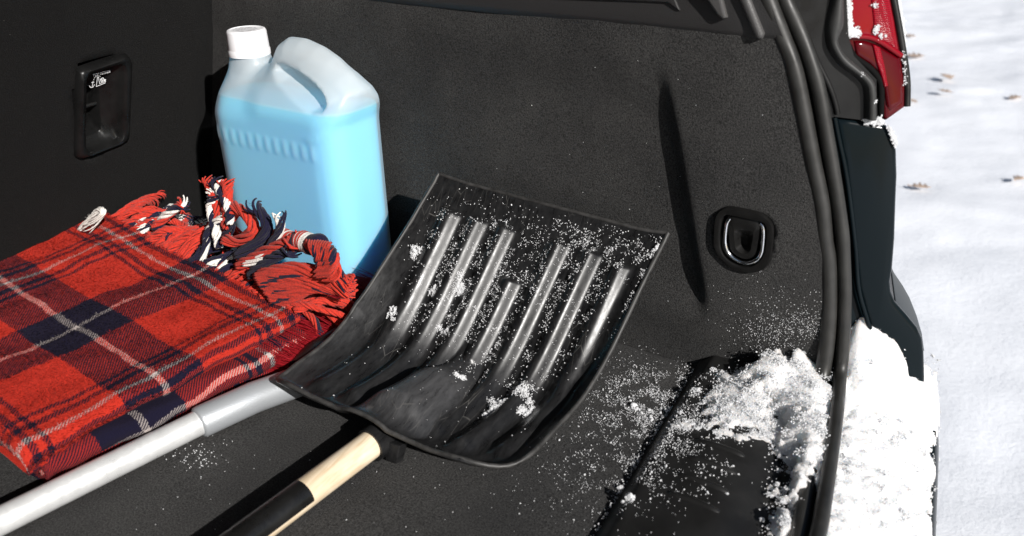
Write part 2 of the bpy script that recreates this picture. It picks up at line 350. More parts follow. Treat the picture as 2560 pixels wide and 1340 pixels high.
M['yarn_red'] = yarn('red_yarn', (.47, .036, .022)); M['yarn_navy'] = yarn('navy_yarn', (.012, .011, .028)); M['yarn_white'] = yarn('white_yarn', (.72, .69, .64))

# ------------------------------------------------------------------ ground
GZ = -.72
nx = 90; V = []
xs = np.concatenate([np.linspace(-60, -3, 20), np.linspace(-2.8, 5, 200), np.linspace(5.3, 60, 20)]); ys = np.concatenate([np.linspace(-30, -1, 12), np.linspace(-.8, 9, 240), np.linspace(9.4, 120, 24)])
for y in ys:
    for x in xs:
        p = Vector((x, y, 0)); V.append((x, y, GZ + .05 * noise.noise(p * .7) + .013 * noise.noise(p * 3.1) + .005 * noise.noise(p * 8) + .0035 * noise.noise(p * 17)))
g = pyd('snowy_ground', V, grid_faces(len(xs), len(ys)), M['ground_snow']); tag(g, kind='structure')

# ------------------------------------------------------------------ the car
car = empty('parked_car', (-.3, -.4, GZ)); tag(car, 'dark car with open tailgate, black carpeted cargo bay and red tail lamp', 'car')
WS = -.107
def wall_y(x, z):
    """side trim surface: leans outward towards the front, the rear part stands proud behind a fold"""
    y = WS * min(x, 0) if x < 0 else 0
    xf = -.001 - .062 * ((z - .065) / .253 if z > .065 else 0)
    amt = .0112 * float(sstep(.045, .10, z)) * float(1 - sstep(.255, .335, z))
    y += amt * float(1 - sstep(xf - .014, xf + .004, x)) * float(sstep(xf - .33, xf - .02, x) * .75 + .25)
    y += .004 * noise.noise(Vector((x * 5, z * 6, 1.3))) + .0012 * noise.noise(Vector((x * 22, z * 22, 4)))
    return y
def wall_n(x, z):
    e = .003; a = Vector((2 * e, wall_y(x + e, z) - wall_y(x - e, z), 0)); b = Vector((0, wall_y(x, z + e) - wall_y(x, z - e), 2 * e)); n = a.cross(b).normalized(); return n if n.y < 0 else -n
# tie-down outlines measured on the trim
TS = 6.38
def tz(zx, zy): return (1760 + zx / TS, 490 + zy / TS)
tie_out = [(380, 160), (620, 190), (900, 260), (1060, 380), (1120, 520), (1100, 850), (1060, 1050), (960, 1160), (800, 1210), (620, 1190), (430, 1110), (250, 940), (170, 780), (165, 600), (190, 330), (260, 220)]
tie_in = [(300, 360), (350, 290), (425, 285), (885, 380), (985, 430), (1010, 560), (990, 800), (945, 950), (830, 1065), (700, 1105), (560, 1080), (390, 980), (290, 830), (270, 600)]
TY = wall_y(.03, .155)
def tie3(L): return [(p.x, p.z) for p in (ony(*tz(*q), TY) for q in L)]
tO = tie3(tie_out); tI = tie3(tie_in); tc = (sum(p[0] for p in tI) / len(tI), sum(p[1] for p in tI) / len(tI))
def seal_out():
    P = [ony(1700, -480, .012), ony(1835, -280, .012), ony(1925, -110, .012), ony(1963, 0, .012), ony(1990, 60, .012), ony(2018, 130, .012), ony(2046, 222, .012), ony(2067, 342, .012), ony(2088, 463, .012), ony(2104, 574, .012), ony(2108, 628, .012), ony(2112, 738, .010), ony(2108, 849, .007), ony(2100, 940, -.004), onz(2090, 1042, .022), onz(2075, 1152, .020), onz(2058, 1263, .020), onz(2044, 1340, .020)]
    e = P[-1]; P += [e + Vector((.002, -.08, 0)), e + Vector((.001, -.25, 0)), e + Vector((-.02, -.5, 0))]; return P
def seal_in():
    P = [ony(1655, -480, .005), ony(1790, -280, .005), ony(1880, -110, .005), ony(1919, 0, .005), ony(1951, 83, .005), ony(1984, 171, .005), ony(2009, 287, .005), ony(2032, 407, .005), ony(2053, 509, .005), ony(2062, 602, .005), ony(2070, 655, .005), ony(2072, 766, .004), ony(2066, 865, .0), onz(2052, 960, .020), onz(2040, 1060, .012), onz(2020, 1200, .012), onz(1997, 1340, .012)]
    e = P[-1]; P += [e + Vector((.002, -.08, 0)), e + Vector((.001, -.25, 0)), e + Vector((-.02, -.5, 0))]; return P
so_ = catmull(seal_out(), 130); si_ = catmull(seal_in(), 130)
zz_s = [(p.z, p.x) for p in si_ if p.y > -.03 and p.z > .03]; zz_s.sort(); zq = np.array([a[0] for a in zz_s]); xq = np.array([a[1] for a in zz_s])
us = np.linspace(0, 1, 205); zs = np.arange(-.02, .3651, .005)
xend = np.interp(zs, zq, xq) + .003; U = -.87 + us[None, :] * (xend[:, None] + .87); Z = np.repeat(zs[:, None], len(us), 1); xs = us; inside = poly_sdf(tI, U, Z)
V = []
for j, z in enumerate(zs):
    for i in range(len(xs)):
        x = U[j, i]; y = wall_y(x, z)
        if inside[j, i] < .004: y += .03
        V.append((x, y, z))
panel = pyd('side_trim_panel', V, [tuple(reversed(f)) for f in grid_faces(len(xs), len(zs))], M['carpet_wall'], car)

# tie-down
n = 72
def lp(poly, y): return [Vector((p[0], y, p[1])) for p in poly]
o_ = by_angle([(p.x, p.z) for p in smooth_loop([(q[0], 0, q[1]) for q in tO], 80)], n, tc); i_ = by_angle([(p.x, p.z) for p in smooth_loop([(q[0], 0, q[1]) for q in tI], 80)], n, tc)
def mixl(a, b, t): return [(p[0] * (1 - t) + q[0] * t, p[1] * (1 - t) + q[1] * t) for p, q in zip(a, b)]
td = loft('tie_down', [lp(o_, TY + .004), lp(o_, TY - .002), lp(mixl(o_, i_, .12), TY - .0045), lp(mixl(o_, i_, .8), TY - .005), lp(mixl(o_, i_, .95), TY - .0045), lp(i_, TY - .002), lp(mixl(i_, [tc] * n, .06), TY + .010)], True, M['black'], car, 50)
inner = tie3([(425, 300), (880, 400), (860, 830), (800, 960), (640, 1000), (450, 880), (405, 700)])
ii = by_angle([(p.x, p.z) for p in smooth_loop([(q[0], 0, q[1]) for q in inner], 60)], 48, tc)
c2 = (tc[0], tc[1] - .006); loft('latch_boss', [lp(ii, TY + .0098), lp(ii, TY - .001), lp(mixl(ii, [c2] * 48, .05), TY - .002), lp(mixl(ii, [c2] * 48, .42), TY - .002), lp(mixl(ii, [c2] * 48, .55), TY + .001), lp(mixl(ii, [c2] * 48, .8), TY + .007)], True, M['black'], td, 40)
rp = [(415, 350), (370, 430), (350, 600), (352, 740), (395, 870), (480, 960), (620, 1030), (740, 1038), (860, 990), (925, 890), (950, 750), (960, 560), (945, 480), (905, 430)]
path = catmull([Vector((p[0], TY - .001 - .003 * math.sin(math.pi * k / 13), p[1])) for k, p in enumerate(tie3(rp))], 60)
tube('steel_ring', path, .0019, M['chrome'], td, 12)

# floor
xs = np.arange(-.90, .0001, .01); V = []; vv = list(np.linspace(0, .96, 50)) + [.985, .995, 1.0, 1.0]
for k, t in enumerate(vv):
    for x in xs:
        ye = wall_y(x, .004) - .004; y = -1.1 + (ye + 1.1) * t; dz = (0, -.0012, -.004, -.012)[k - 50] if k >= 50 else 0
        V.append((x, y, .0012 * noise.noise(Vector((x * 9, y * 9, 0))) + dz))
pyd('cargo_floor', V, grid_faces(len(xs), len(vv)), M['carpet_floor'], car)
# seat back
SB = math.atan2(.10, .35); sn = Vector((math.cos(SB), 0, -math.sin(SB))); su = Vector((math.sin(SB), 0, math.cos(SB)))
S0 = Vector((-.80, 0, 0))
hs = np.arange(-.01, .72, .01); yy = np.arange(-1.1, .1401, .01)
# tether cover on the seat back
ZT = 878 / 190
def tp_(zx, zy):
    p = onp(160 + zx / ZT, 120 + zy / ZT, S0, sn) - S0; return (p.y, p.dot(su))
tet_out = [tp_(*q) for q in [(130, 270), (160, 235), (620, 75), (700, 60), (755, 120), (720, 1030), (690, 1060), (140, 1270), (105, 1240)]]
tet_in = [tp_(*q) for q in [(230, 330), (270, 280), (600, 190), (640, 230), (625, 1000), (600, 1045), (270, 1175), (230, 1150)]]
slot = [tp_(*q) for q in [(300, 500), (480, 465), (500, 990), (470, 1010), (300, 1080), (290, 850)]]
tcc = (sum(p[0] for p in tet_in) / 8, sum(p[1] for p in tet_in) / 8)
U, Z = np.meshgrid(yy, hs); ins = poly_sdf(tet_in, U, Z)
def seatp(y, h, d=0): return S0 + Vector((0, y, 0)) + su * h + sn * d
V = []
for j, h in enumerate(hs):
    for i, y in enumerate(yy):
        d = .003 * noise.noise(Vector((y * 6, h * 6, 9))) - (.05 if ins[j, i] < .006 else 0) - .02 * float(sstep(.05, .12, y + .03 + .0 * h)); V.append(seatp(y, h, d))
pyd('seat_back', V, [tuple(reversed(f)) for f in grid_faces(len(yy), len(hs))], M['carpet_seat'], car)
def densify(P, k=8): return [(P[i][0] + (P[(i + 1) % len(P)][0] - P[i][0]) * t / k, P[i][1] + (P[(i + 1) % len(P)][1] - P[i][1]) * t / k) for i in range(len(P)) for t in range(k)]
def sl(poly, d): return [seatp(p[0], p[1], d) for p in poly]
to = by_angle(tet_out, n, tcc); ti = by_angle(tet_in, n, tcc); ts = by_angle(slot, n, tcc)
tet = loft('tether_cover', [sl(to, -.004), sl(to, .003), sl(mixl(to, ti, .12), .0075), sl(mixl(to, ti, .35), .0095), sl(mixl(to, ti, .7), .0085), sl(mixl(to, ti, .9), .005), sl(ti, 0), sl(mixl(ti, ts, .35), -.008), sl(mixl(ti, ts, .9), -.011), sl(ts, -.013), sl(mixl(ts, [tcc] * n, .12), -.030)], True, M['gloss'], car, 45)
bb = [seatp(*tp_(290, 760), -.018), seatp(*tp_(490, 700), -.018)]
tube('anchor_bar', [bb[0], bb[0].lerp(bb[1], .5), bb[1]], .0025, M['black'], tet, 8)
# printed words and child-seat mark
def seat_frame(zx, zy, d):
    y, h = tp_(zx, zy); return seatp(y, h, d)
a = seat_frame(340, 335, -.0015); bq = seat_frame(545, 285, -.0015); ex = (bq - a).normalized(); ez = sn; ey = ez.cross(ex)
fc = bpy.data.curves.new('top_tether_words', 'FONT'); fc.body = 'TOP TETHER'; fc.size = 1; fc.offset = .018; fo = bpy.data.objects.new('tmp', fc); COL.objects.link(fo)
bpy.context.view_layer.update(); me = bpy.data.meshes.new_from_object(fo.evaluated_get(bpy.context.evaluated_depsgraph_get())); bpy.data.objects.remove(fo)
wd = max(v.co.x for v in me.vertices); k = (bq - a).length / wd
for v in me.vertices: v.co = a + ex * (v.co.x * k + v.co.y * k * .12) + ey * (v.co.y * k * 1.0) + ez * .0004
link('lettering', me, M['white_print'], tet, False)
bm = bmesh.new()
def stroke(pts, wz):
    P = [seat_frame(x, y, -.0012) for x, y in pts]
    for p, q in zip(P[:-1], P[1:]):
        d = (q - p).normalized(); s = d.cross(sn).normalized() * wz
        bm.faces.new([bm.verts.new(c) for c in (p - s, q - s, q + s, p + s)])
W_ = .00032
stroke([(300, 440), (318, 462), (345, 455), (362, 425)], W_); stroke([(332, 462), (345, 385)], W_); stroke([(325, 405), (358, 398)], W_)
for q in ((352, 370), (362, 350), (376, 338), (392, 330), (410, 328), (425, 335)): stroke([(q[0] - 3, q[1]), (q[0] + 4, q[1] - 1)], .0004)
stroke([(395, 345), (408, 342), (418, 415), (468, 400), (490, 385), (480, 410), (380, 450), (395, 345)], W_)
for q in ((430, 360, 440, 400), (442, 352, 455, 395), (455, 345, 475, 380), (465, 365, 492, 372), (460, 385, 490, 380)): stroke([q[:2], q[2:]], .0005)
frombm('child_seat_mark', bm, M['white_print'], tet, False)

# upper trim (grained plastic)
T_LO = .357
def trim_pt(x, h, d=0): return Vector((x, WS * min(x, 0) - .003 + .06 * h - d*.5, T_LO + h - .012 * max(0, (x + .1))))
prof = [(-.006, -.010), (-.001, -.002), (.002, 0), (.012, .001), (.040, .001), (.046, .004), (.2, .004), (.55, .0)]
ust = np.linspace(0, 1, 70); V = []; xs = ust
zz_t = sorted((p.z, p.x) for p in si_ if p.z > .03 and p.y > -.03); zt_ = np.array([a[0] for a in zz_t]); xt_ = np.array([a[1] for a in zz_t])
for h, d in prof:
    zq_ = T_LO + h; xe = (float(np.interp(zq_, zt_, xt_)) if zq_ < zt_[-1] else xt_[-1] - .5 * (zq_ - zt_[-1])) + .004
    for u in ust: V.append(trim_pt(-.86 + u * (xe + .86), h, d))
ut = pyd('upper_trim', V, [tuple(reversed(f)) for f in grid_faces(len(xs), len(prof))], M['grain'], car, True, 30)
tp0 = trim_pt(-.02, .03); tn = Vector((0, -1, .06)).normalized()
tn2 = Vector((WS, -1, .06)).normalized()
def tpx(L): return [onp(x, y, tp0, tn) + tn * .0012 for x, y in L]
def tpx2(L): return [onp(x, y, trim_pt(-.1, .06), tn2) for x, y in L]
pk = plate('storage_flap', [p + tn2 * .003 for p in tpx2([(1180, -160), (1180, -12), (1640, 4), (1672, 6), (1702, 26), (1640, -120), (1600, -160)])], tn2, .006, .0015, M['grain'], ut)
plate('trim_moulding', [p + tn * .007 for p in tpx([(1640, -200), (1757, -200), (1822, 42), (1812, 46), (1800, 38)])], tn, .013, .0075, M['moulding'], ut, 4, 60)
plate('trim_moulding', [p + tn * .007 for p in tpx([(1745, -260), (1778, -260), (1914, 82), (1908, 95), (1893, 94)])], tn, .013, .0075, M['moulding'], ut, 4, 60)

# sill plate
def plate_z(x):
    return .004 + .010 * float(sstep(-.004, .012, x)) + .004 * float(sstep(.02, .06, x)) - .010 * float(sstep(.07, .112, x)) - .03 * float(sstep(.105, .125, x))
xs = np.concatenate([[-.004, -.004, -.002, 0, .003, .006, .009], np.arange(.012, .1301, .004)]); ys = np.arange(-1.05, .0401, .01); V = []
for y in ys:
    for k, x in enumerate(xs):
        bow = .020 * (1 - ((y + .5) / .5) ** 2); V.append((x + max(0, bow) * (x > .05) * (x - .05) / .08 - 0, y, (-.004 if k == 0 else plate_z(x))))
sp = pyd('sill_plate', V, grid_faces(len(xs), len(ys)), M['sill'], car, True, 60)
for k in range(8):       # moulded tread bars
    yb = -.045 - k * .0265; x0, x1 = .034, .086; bmz = plate_z(.06)
    P = [Vector((x, yb - .0035 * math.cos(0), 0)) for x in (x0, x1)]
    path = [Vector((x0 + (x1 - x0) * t / 8 + .004 * (k % 2) * .0, yb - .006 * t / 8, plate_z(x0 + (x1 - x0) * t / 8) - .0012)) for t in range(9)]
    tube('tread_bar', path, [.0008] + [.0036] * 7 + [.0008], M['sill'], sp, 10)

# weatherstrip: two rubber beads
tube('weatherstrip', so_, .0066, M['rubber'], car, 16)
tube('weatherstrip', si_, .0078, M['rubber'], car, 16)
V = []
for a, b2 in zip(so_, si_):                       # the web that joins the two beads
    V += [b2 + Vector((-.012, .008, -.006)), b2 + Vector((0, .007, -.005)), a + Vector((0, .007, -.005)), a + Vector((.006, .012, -.009))]
pyd('seal_web', V, grid_faces(4, len(so_)), M['hole'], car)

# rear pillar jamb, flange, lamp and bumper corner
JN = Vector((.42, -.90, .08)).normalized(); J0 = Vector((.09, .028, .25))
def jp(L, d=0): return [onp(x, y, J0 + JN * d, JN) for x, y in L]
def r1(L): return [(1960 + x / 3.7225, y / 3.7225) for x, y in L]
jamb_px = [(1600, -480), (2010, -480)] + [(2105, -240)] + r1([(600, 330), (650, 520), (860, 740), (870, 1135), (460, 1085), (400, 1135)]) + [(2010, 342), (1985, 222), (1960, 130), (1905, 0), (1850, -110), (1755, -280)]
plate('pillar_jamb', jp(jamb_px), JN, .02, 0, M['jamb'], car)
seamp = jp(r1([(210, 330), (270, 480), (330, 620), (400, 760), (450, 880), (485, 1000), (495, 1060)]), .001)
tube('jamb_crease', catmull(seamp, 30), .0028, M['jamb'], car, 10)
lip_in = r1([(470, -900), (450, -450), (440, -120), (425, 0), (380, 200), (375, 320), (400, 450), (500, 600), (620, 690), (700, 760), (735, 850), (738, 1100)]); lip_out = r1([(545, -900), (552, -450), (556, -120), (548, 0), (552, 220), (515, 320), (500, 380), (560, 500), (700, 625), (815, 730), (850, 850), (852, 1105)])
a = catmull(jp(lip_in), 60); c = catmull(jp(lip_out), 60); V = []
for p, q in zip(a, c):
    mid = p.lerp(q, .5)
    for t, hgt in ((0, -.001), (.08, .003), (.25, .0075), (.5, .010), (.75, .0085), (.95, .004), (1, -.012)): V.append(p.lerp(q, t) + JN * hgt)
pyd('flange_lip', V, grid_faces(7, 60), M['lip'], car, True, None, recalc=True)
gk = r1([(545, -900), (548, -450), (548, -120), (550, 0), (545, 330), (600, 440), (650, 530), (800, 640), (880, 740), (900, 830), (900, 1080)])
tube('lamp_gasket', catmull(jp(gk, -.006), 60), .0032, M['hole'], car, 10)
# tail lamp: housing plus lens pieces, wrapping outward
LN = Vector((.55, -.80, .22)).normalized(); L0 = Vector((.115, .055, .33))
def lpx(L, d=0): return [onp(x, y, L0 + LN * d, LN) for x, y in r1(L)]
lens_all = [(545, -900), (545, -150), (548, 0), (550, 330), (610, 440), (650, 520), (800, 625), (890, 720), (915, 820), (930, 1085), (970, 1118), (1138, 1000), (1140, 780), (1100, 480), (1050, 200), (1012, 0), (985, -150), (850, -900)]
lamp = plate('tail_lamp', lpx(lens_all), LN, .05, .006, M['lens_dark'], car, 4, 60)
plate('upper_lens', lpx([(575, -870), (575, -150), (570, 10), (575, 320), (620, 350), (760, 345), (880, 380), (1085, 505), (1040, 200), (1000, 0), (975, -150), (842, -870)], .003), LN, .006, .004, M['lens'], lamp, 3, 60)
plate('reflector_strip', lpx([(700, -860), (800, -150), (815, 0), (850, 350), (1000, 430), (1055, 470), (1020, 200), (985, 0), (955, -150), (825, -860)], .0045), LN, .004, .002, M['lens_rib'], lamp, 2, 60)
plate('lower_lens', lpx([(650, 375), (750, 370), (880, 410), (1085, 530), (1115, 760), (1118, 960), (990, 1040), (960, 980), (940, 810), (900, 700), (810, 600), (680, 520)], .0022), LN, .005, .004, M['lens_dark'], lamp, 3, 60)
plate('reflector_strip', lpx([(830, 410), (900, 440), (940, 600), (975, 800), (940, 812), (905, 690), (870, 600)], .0042), LN, .003, .0015, M['lens_rib'], lamp, 2, 60)
tube('lens_ridge', catmull(lpx([(590, 330), (700, 338), (800, 348), (900, 390), (1000, 455), (1092, 520)], .002), 24), .0026, M['lens'], lamp, 8)
tube('lens_edge', catmull(lpx([(850, -900), (920, -500), (985, -150), (1018, 0), (1056, 200), (1104, 480), (1130, 650), (1143, 800), (1140, 990)], -.004), 40), .0035, M['black'], lamp, 8)
# body corner below the lamp
BN = Vector((.40, -.91, .12)).normalized(); Bp0 = Vector((.10, .030, .22))
def bp(L, d=0): return [onp(x, y, Bp0 + BN * d, BN) for x, y in L]
corner = [(2087, 292), (2130, 297), (2175, 305), (2208, 308), (2220, 316), (2234, 345), (2244, 374), (2246, 440), (2243, 509), (2240, 600), (2234, 677), (2229, 705), (2231, 730), (2240, 755), (2270, 790), (2296, 821), (2309, 848), (2313, 880), (2316, 960), (2180, 980), (2176, 830), (2168, 802), (2145, 722), (2136, 655), (2120, 500), (2108, 400)]
plate('bumper_corner', bp(corner), BN, .05, .006, M['paint'], car, 4, 50)
tube('panel_crease', catmull(bp([(2086, 294), (2096, 345), (2112, 420), (2124, 500), (2138, 620), (2146, 722), (2168, 802), (2177, 840), (2182, 990)], .0005), 50), .0024, M['paint'], car, 10)
gut = [(2040, 305), (2082, 294), (2092, 330), (2112, 430), (2130, 560), (2142, 660), (2152, 722), (2178, 810), (2180, 1000), (2060, 1000), (2060, 800), (2070, 640), (2060, 500)]
plate('gutter_panel', bp(gut, -.006), BN, .03, .003, M['paint'], car, 3, 50)
arch = [(2225, 660), (2237, 684), (2258, 715), (2275, 745), (2293, 790), (2306, 835), (2312, 880), (2290, 860), (2240, 780)]
plate('bumper_flank', bp(arch, -.06), BN, .05, .008, plain('grey_teal_flank', (.05, .058, .066), .35, coat=.3), car, 4, 60)
# bumper shelf: profile swept along the rear
def bx_(y): return .236 + .02 * (1 - ((y + .5) / .6) ** 2) - .028 * max(0, (y - .02) / .18) ** 2
ys = np.linspace(-1.2, .215, 90); V = []
for y in ys:
    xe = bx_(y)
    for x, z in ((.10, -.05), (.135, -.045), (.16, -.040), (.19, -.038), (xe - .014, -.038), (xe - .005, -.041), (xe, -.050), (xe + .006, -.09), (xe + .012, -.2), (xe - .01, -.36), (xe - .08, -.45)):
        V.append((min(x, xe + .02), y, z))
pyd('rear_bumper', V, grid_faces(11, len(ys)), M['paint'], car, True, 45, recalc=True)
# outer flank, roof lining and far side trim: the rest of the shell round the cargo bay
prof = [(.20, -.45), (.215, -.2), (.215, .0), (.20, .12), (.17, .3), (.12, .6), (.05, .95)]; xs = np.linspace(-1.9, .05, 24); V = []
for y, z in prof:
    for x in xs: V.append((x - .10 * max(0, z - .3), y, z))
pyd('quarter_panel', V, grid_faces(len(xs), len(prof)), M['paint'], car, True, None, recalc=True)
V = []; xs = np.linspace(-1.9, -.16, 16); ys = np.linspace(-1.16, .10, 16)
for y in ys:
    for x in xs: V.append((x, y, .93 - .05 * ((y + .53) / .63) ** 2))
pyd('headliner', V, [tuple(reversed(f)) for f in grid_faces(16, 16)], M['headliner'], car)
V = []; xs = np.linspace(-1.9, -.02, 20); zs = np.linspace(-.02, .93, 12)
for z in zs:
    for x in xs: V.append((x, -1.08 - .02 * math.sin(x * 6) + .03 * z, z))
pyd('far_side_trim', V, grid_faces(20, 12), M['carpet_wall'], car)

V = []                                             # raised tailgate above the opening (out of frame, it shades the bay)
for th in (0, .05):
    for y in np.linspace(-1.14, .12, 12):
        for k in range(14):
            t = k / 13; bow = .10 * math.sin(math.pi * t) ; V.append((-.15 + .92 * t - .25 * bow, y, .955 + .44 * t + .5 * bow + th - .05 * ((y + .51) / .63) ** 2))
F = [tuple(reversed(f)) for f in grid_faces(14, 12)] + [tuple(q + 168 for q in f) for f in grid_faces(14, 12)]
rimi = [j * 14 for j in range(12)] + [11 * 14 + i for i in range(1, 14)] + [j * 14 + 13 for j in range(10, -1, -1)] + [i for i in range(12, 0, -1)]
F += [(rimi[k], rimi[(k + 1) % len(rimi)], rimi[(k + 1) % len(rimi)] + 168, rimi[k] + 168) for k in range(len(rimi))]
pyd('tailgate', V, F, M['black'], car, True, 40, recalc=True)

# ------------------------------------------------------------------ washer-fluid jug
JA = math.atan2(-.0965, .9953); JC = Vector((-.525, -.011, .001))
jug = empty('washer_fluid_jug', JC); tag(jug, 'translucent white plastic jug of blue liquid with moulded handle and white screw cap', 'jug')
prof = [(-.104, 0), (-.108, .02), (-.108, .222), (-.105, .245), (-.097, .268), (-.090, .286), (-.089, .292), (-.042, .292), (-.036, .280), (-.024, .284), (-.009, .307), (.010, .3175), (.034, .3175), (.060, .311), (.082, .301), (.104, .285), (.118, .266), (.117, .250), (.109, .228), (.108, .02), (.104, 0)]
hole = [(.016, .289), (.040, .284), (.070, .273), (.088, .263), (.095, .254), (.091, .246), (.076, .244), (.045, .255), (.014, .268), (.000, .279), (.004, .287)]
h = .0024; us = np.arange(-.118, .128, h); vs = np.arange(-.062, .0625, h); zz = np.arange(-.012, .330, h)
U2, Z2 = np.meshgrid(us, zz, indexing='ij')
d2 = poly_sdf(prof, U2, Z2); hs2 = poly_sdf(hole, U2, Z2)
hand = sstep(-.045, -.005, U2)
Tn = .050 + (.0235 - .050) * sstep(.215, .290, Z2); Th = .050 + (.0225 - .050) * sstep(.230, .292, Z2)
T = Tn * (1 - hand) + Th * hand
for k in range(12):                                # moulded grip marks on the broad face
    uc = -.092 + .0152 * k; T = T + .0016 * np.exp(-((U2 - uc) / .0032) ** 4) * sstep(.186, .190, Z2) * (1 - sstep(.203, .208, Z2))
arc = np.abs(np.hypot(U2 - .060, Z2 - .262) - .052); T = T + .0018 * np.exp(-(arc / .0035) ** 2) * sstep(.06, .075, U2) * (1 - sstep(.25, .262, Z2))
T = T - .0004 * np.exp(-((U2 - .082) / .0025) ** 2) * (1 - sstep(.17, .19, Z2))
web = 1 - sstep(-.007, .001, hs2); T = T * (1 - web) + .004 * web
F = smax(d2[:, None, :], np.abs(vs)[None, :, None] - T[:, None, :], .036)
neck = np.sqrt((U2[:, None, :] + .065) ** 2 + vs[None, :, None] ** 2) - .0212
neck = np.maximum(neck, np.maximum(.25 - Z2[:, None, :], Z2[:, None, :] - .296)); F = -smax(-F, -neck, .012)
def jugpt(V): R_ = np.array([[math.cos(JA), -math.sin(JA), 0], [math.sin(JA), math.cos(JA), 0], [0, 0, 1]]); return V @ R_.T + np.array(JC)
def sm(V, Q, it=3):                                # light smoothing of the net
    for _ in range(it):
        s = np.zeros_like(V); c = np.zeros(len(V))
        for k in range(4): np.add.at(s, Q[:, k], V[Q[:, (k + 1) % 4]] + V[Q[:, k - 1]]); np.add.at(c, Q[:, k], 2)
        V = V * .4 + .6 * s / c[:, None]
    return V
Vj, Qj = surface_nets(F, (us[0], vs[0], zz[0]), h); Vj = sm(Vj, Qj)
def np_mesh(name, V, Q, m, parent):
    me = bpy.data.meshes.new(name); me.from_pydata(V.tolist(), [], Q.tolist()); b = bmesh.new(); b.from_mesh(me); bmesh.ops.recalc_face_normals(b, faces=b.faces); b.to_mesh(me); b.free(); return link(name, me, m, parent)
np_mesh('bottle', jugpt(Vj), Qj, M['hdpe'], jug)
LEVEL = .243
Fl = np.maximum(F + .0022, Z2[:, None, :] - LEVEL); Vl, Ql = surface_nets(Fl, (us[0], vs[0], zz[0]), h); Vl = sm(Vl, Ql, 1)
np_mesh('blue_liquid', jugpt(Vl), Ql, M['fluid'], jug)
cc = jugpt(np.array([[-.065, 0, 0]]))[0]
def ring(r, z, n=96, rib=0): return [Vector((cc[0] + (r + rib * (k % 2)) * math.cos(2 * math.pi * k / n), cc[1] + (r + rib * (k % 2)) * math.sin(2 * math.pi * k / n), z)) for k in range(n)]
capo = loft('screw_cap', [ring(.0212, .2875), ring(.0252, .288), ring(.0252, .2945), ring(.0245, .2955), ring(.0242, .2965, rib=.0004), ring(.0234, .3155, rib=.0004), ring(.0226, .3180), ring(.0212, .3187), ring(.0195, .3187), ring(.0190, .3181)], True, M['cap'], jug, 50)
u_ = Vector((math.cos(JA), math.sin(JA), 0)); v_ = Vector((-math.sin(JA), math.cos(JA), 0)); c3 = Vector((cc[0], cc[1], 0))
p = c3 - u_ * .0245 - v_ * .010; plate('tear_tab', [p + Vector((0, 0, .302)), p + Vector((0, 0, .288)), p - u_ * .0 + v_ * .018 + Vector((0, 0, .288)), p + v_ * .018 + Vector((0, 0, .302))], -u_, .006, .001, M['cap'], capo)
bm = bmesh.new()                                   # worn, unreadable embossing on the lid
for row in range(4):
    hwid = .015 * math.cos((row - 1.5) * .55); x = -hwid
    while x < hwid - .002:
        wl = random.uniform(.0016, .0034); y0 = (row - 1.5) * .0066 - .002; hh = random.uniform(.002, .0038)
        bm.faces.new([bm.verts.new(c3 + u_ * a_ + v_ * b_ + Vector((0, 0, .3184))) for a_, b_ in ((x, y0), (x + wl, y0), (x + wl, y0 + hh), (x, y0 + hh))]); x += wl + random.uniform(.0008, .002)
frombm('lid_embossing', bm, M['cap_print'], capo, False)

# ------------------------------------------------------------------ tartan blanket
BO = Vector((-.58, -.31, 0)); BA = math.radians(-8.5); bxd = Vector((math.cos(BA), math.sin(BA), 0)); byd = Vector((-math.sin(BA), math.cos(BA), 0))
blanket = empty('tartan_blanket', BO); tag(blanket, 'folded red, navy and white tartan wool blanket with a fringe', 'blanket')
def bl(x, y, z): return BO + bxd * x + byd * y + Vector((0, 0, z))
def layer(x1, y0, y1, top, r, seed, name, shift=(0, 0), wl=.002, tap=0):
    X0 = -.235; us = np.arange(X0, x1 + math.pi * r + .03, .0045); vs = np.arange(y0 - math.pi * r - .03, y1 + .0001, .0045); V = []; UVs = []
    def wrap(s, r):
        if s <= 0: return s, 0
        if s < math.pi * r: return r * math.sin(s / r), -r * (1 - math.cos(s / r))
        return -(s - math.pi * r), -2 * r
    for v in vs:
        for u in us:
            wob = .007 * noise.noise(Vector((v * 9, seed, 0))) - tap * max(0, .05 - v) / .19; sx = u - (x1 - r + wob); wx, zx = wrap(sx, r)
            wob2 = .006 * noise.noise(Vector((u * 9, seed + 5, 0))); sy = (y0 + r + wob2) - v; wy, zy = wrap(sy, r)
            x = u if sx <= 0 else (x1 - r + wob) + wx; y = v if sy <= 0 else (y0 + r + wob2) - wy
            lift = top + .024 * max(0, (.10 - x) / .32) ** 1.2 * (top / .066)
            nn = .0075 * noise.noise(Vector((u * 11, v * 11, seed))) + wl * noise.noise(Vector((u * 34, v * 34, seed + 2)))
            V.append(bl(x, y, max(lift + max(zx + zy, -2 * r) + nn, .002))); UVs.append((u + shift[0], v + shift[1]))
    f = grid_faces(len(us), len(vs)); me = bpy.data.meshes.new(name); me.from_pydata([tuple(p) for p in V], [], f); uvl = me.uv_layers.new(name='UVMap')
    for lo in me.loops: uvl.data[lo.index].uv = UVs[lo.vertex_index]
    return link(name, me, M['tartan'], blanket)
layer(.158, -.146, .158, .066, .0120, 3, 'blanket_layer', (0, .012), .003, .010)
layer(.177, -.132, .150, .045, .0105, 11, 'blanket_layer', (.105, .045), .004, .028)
layer(.168, -.128, .150, .024, .0105, 23, 'blanket_layer', (.085, .10), .003, .034)

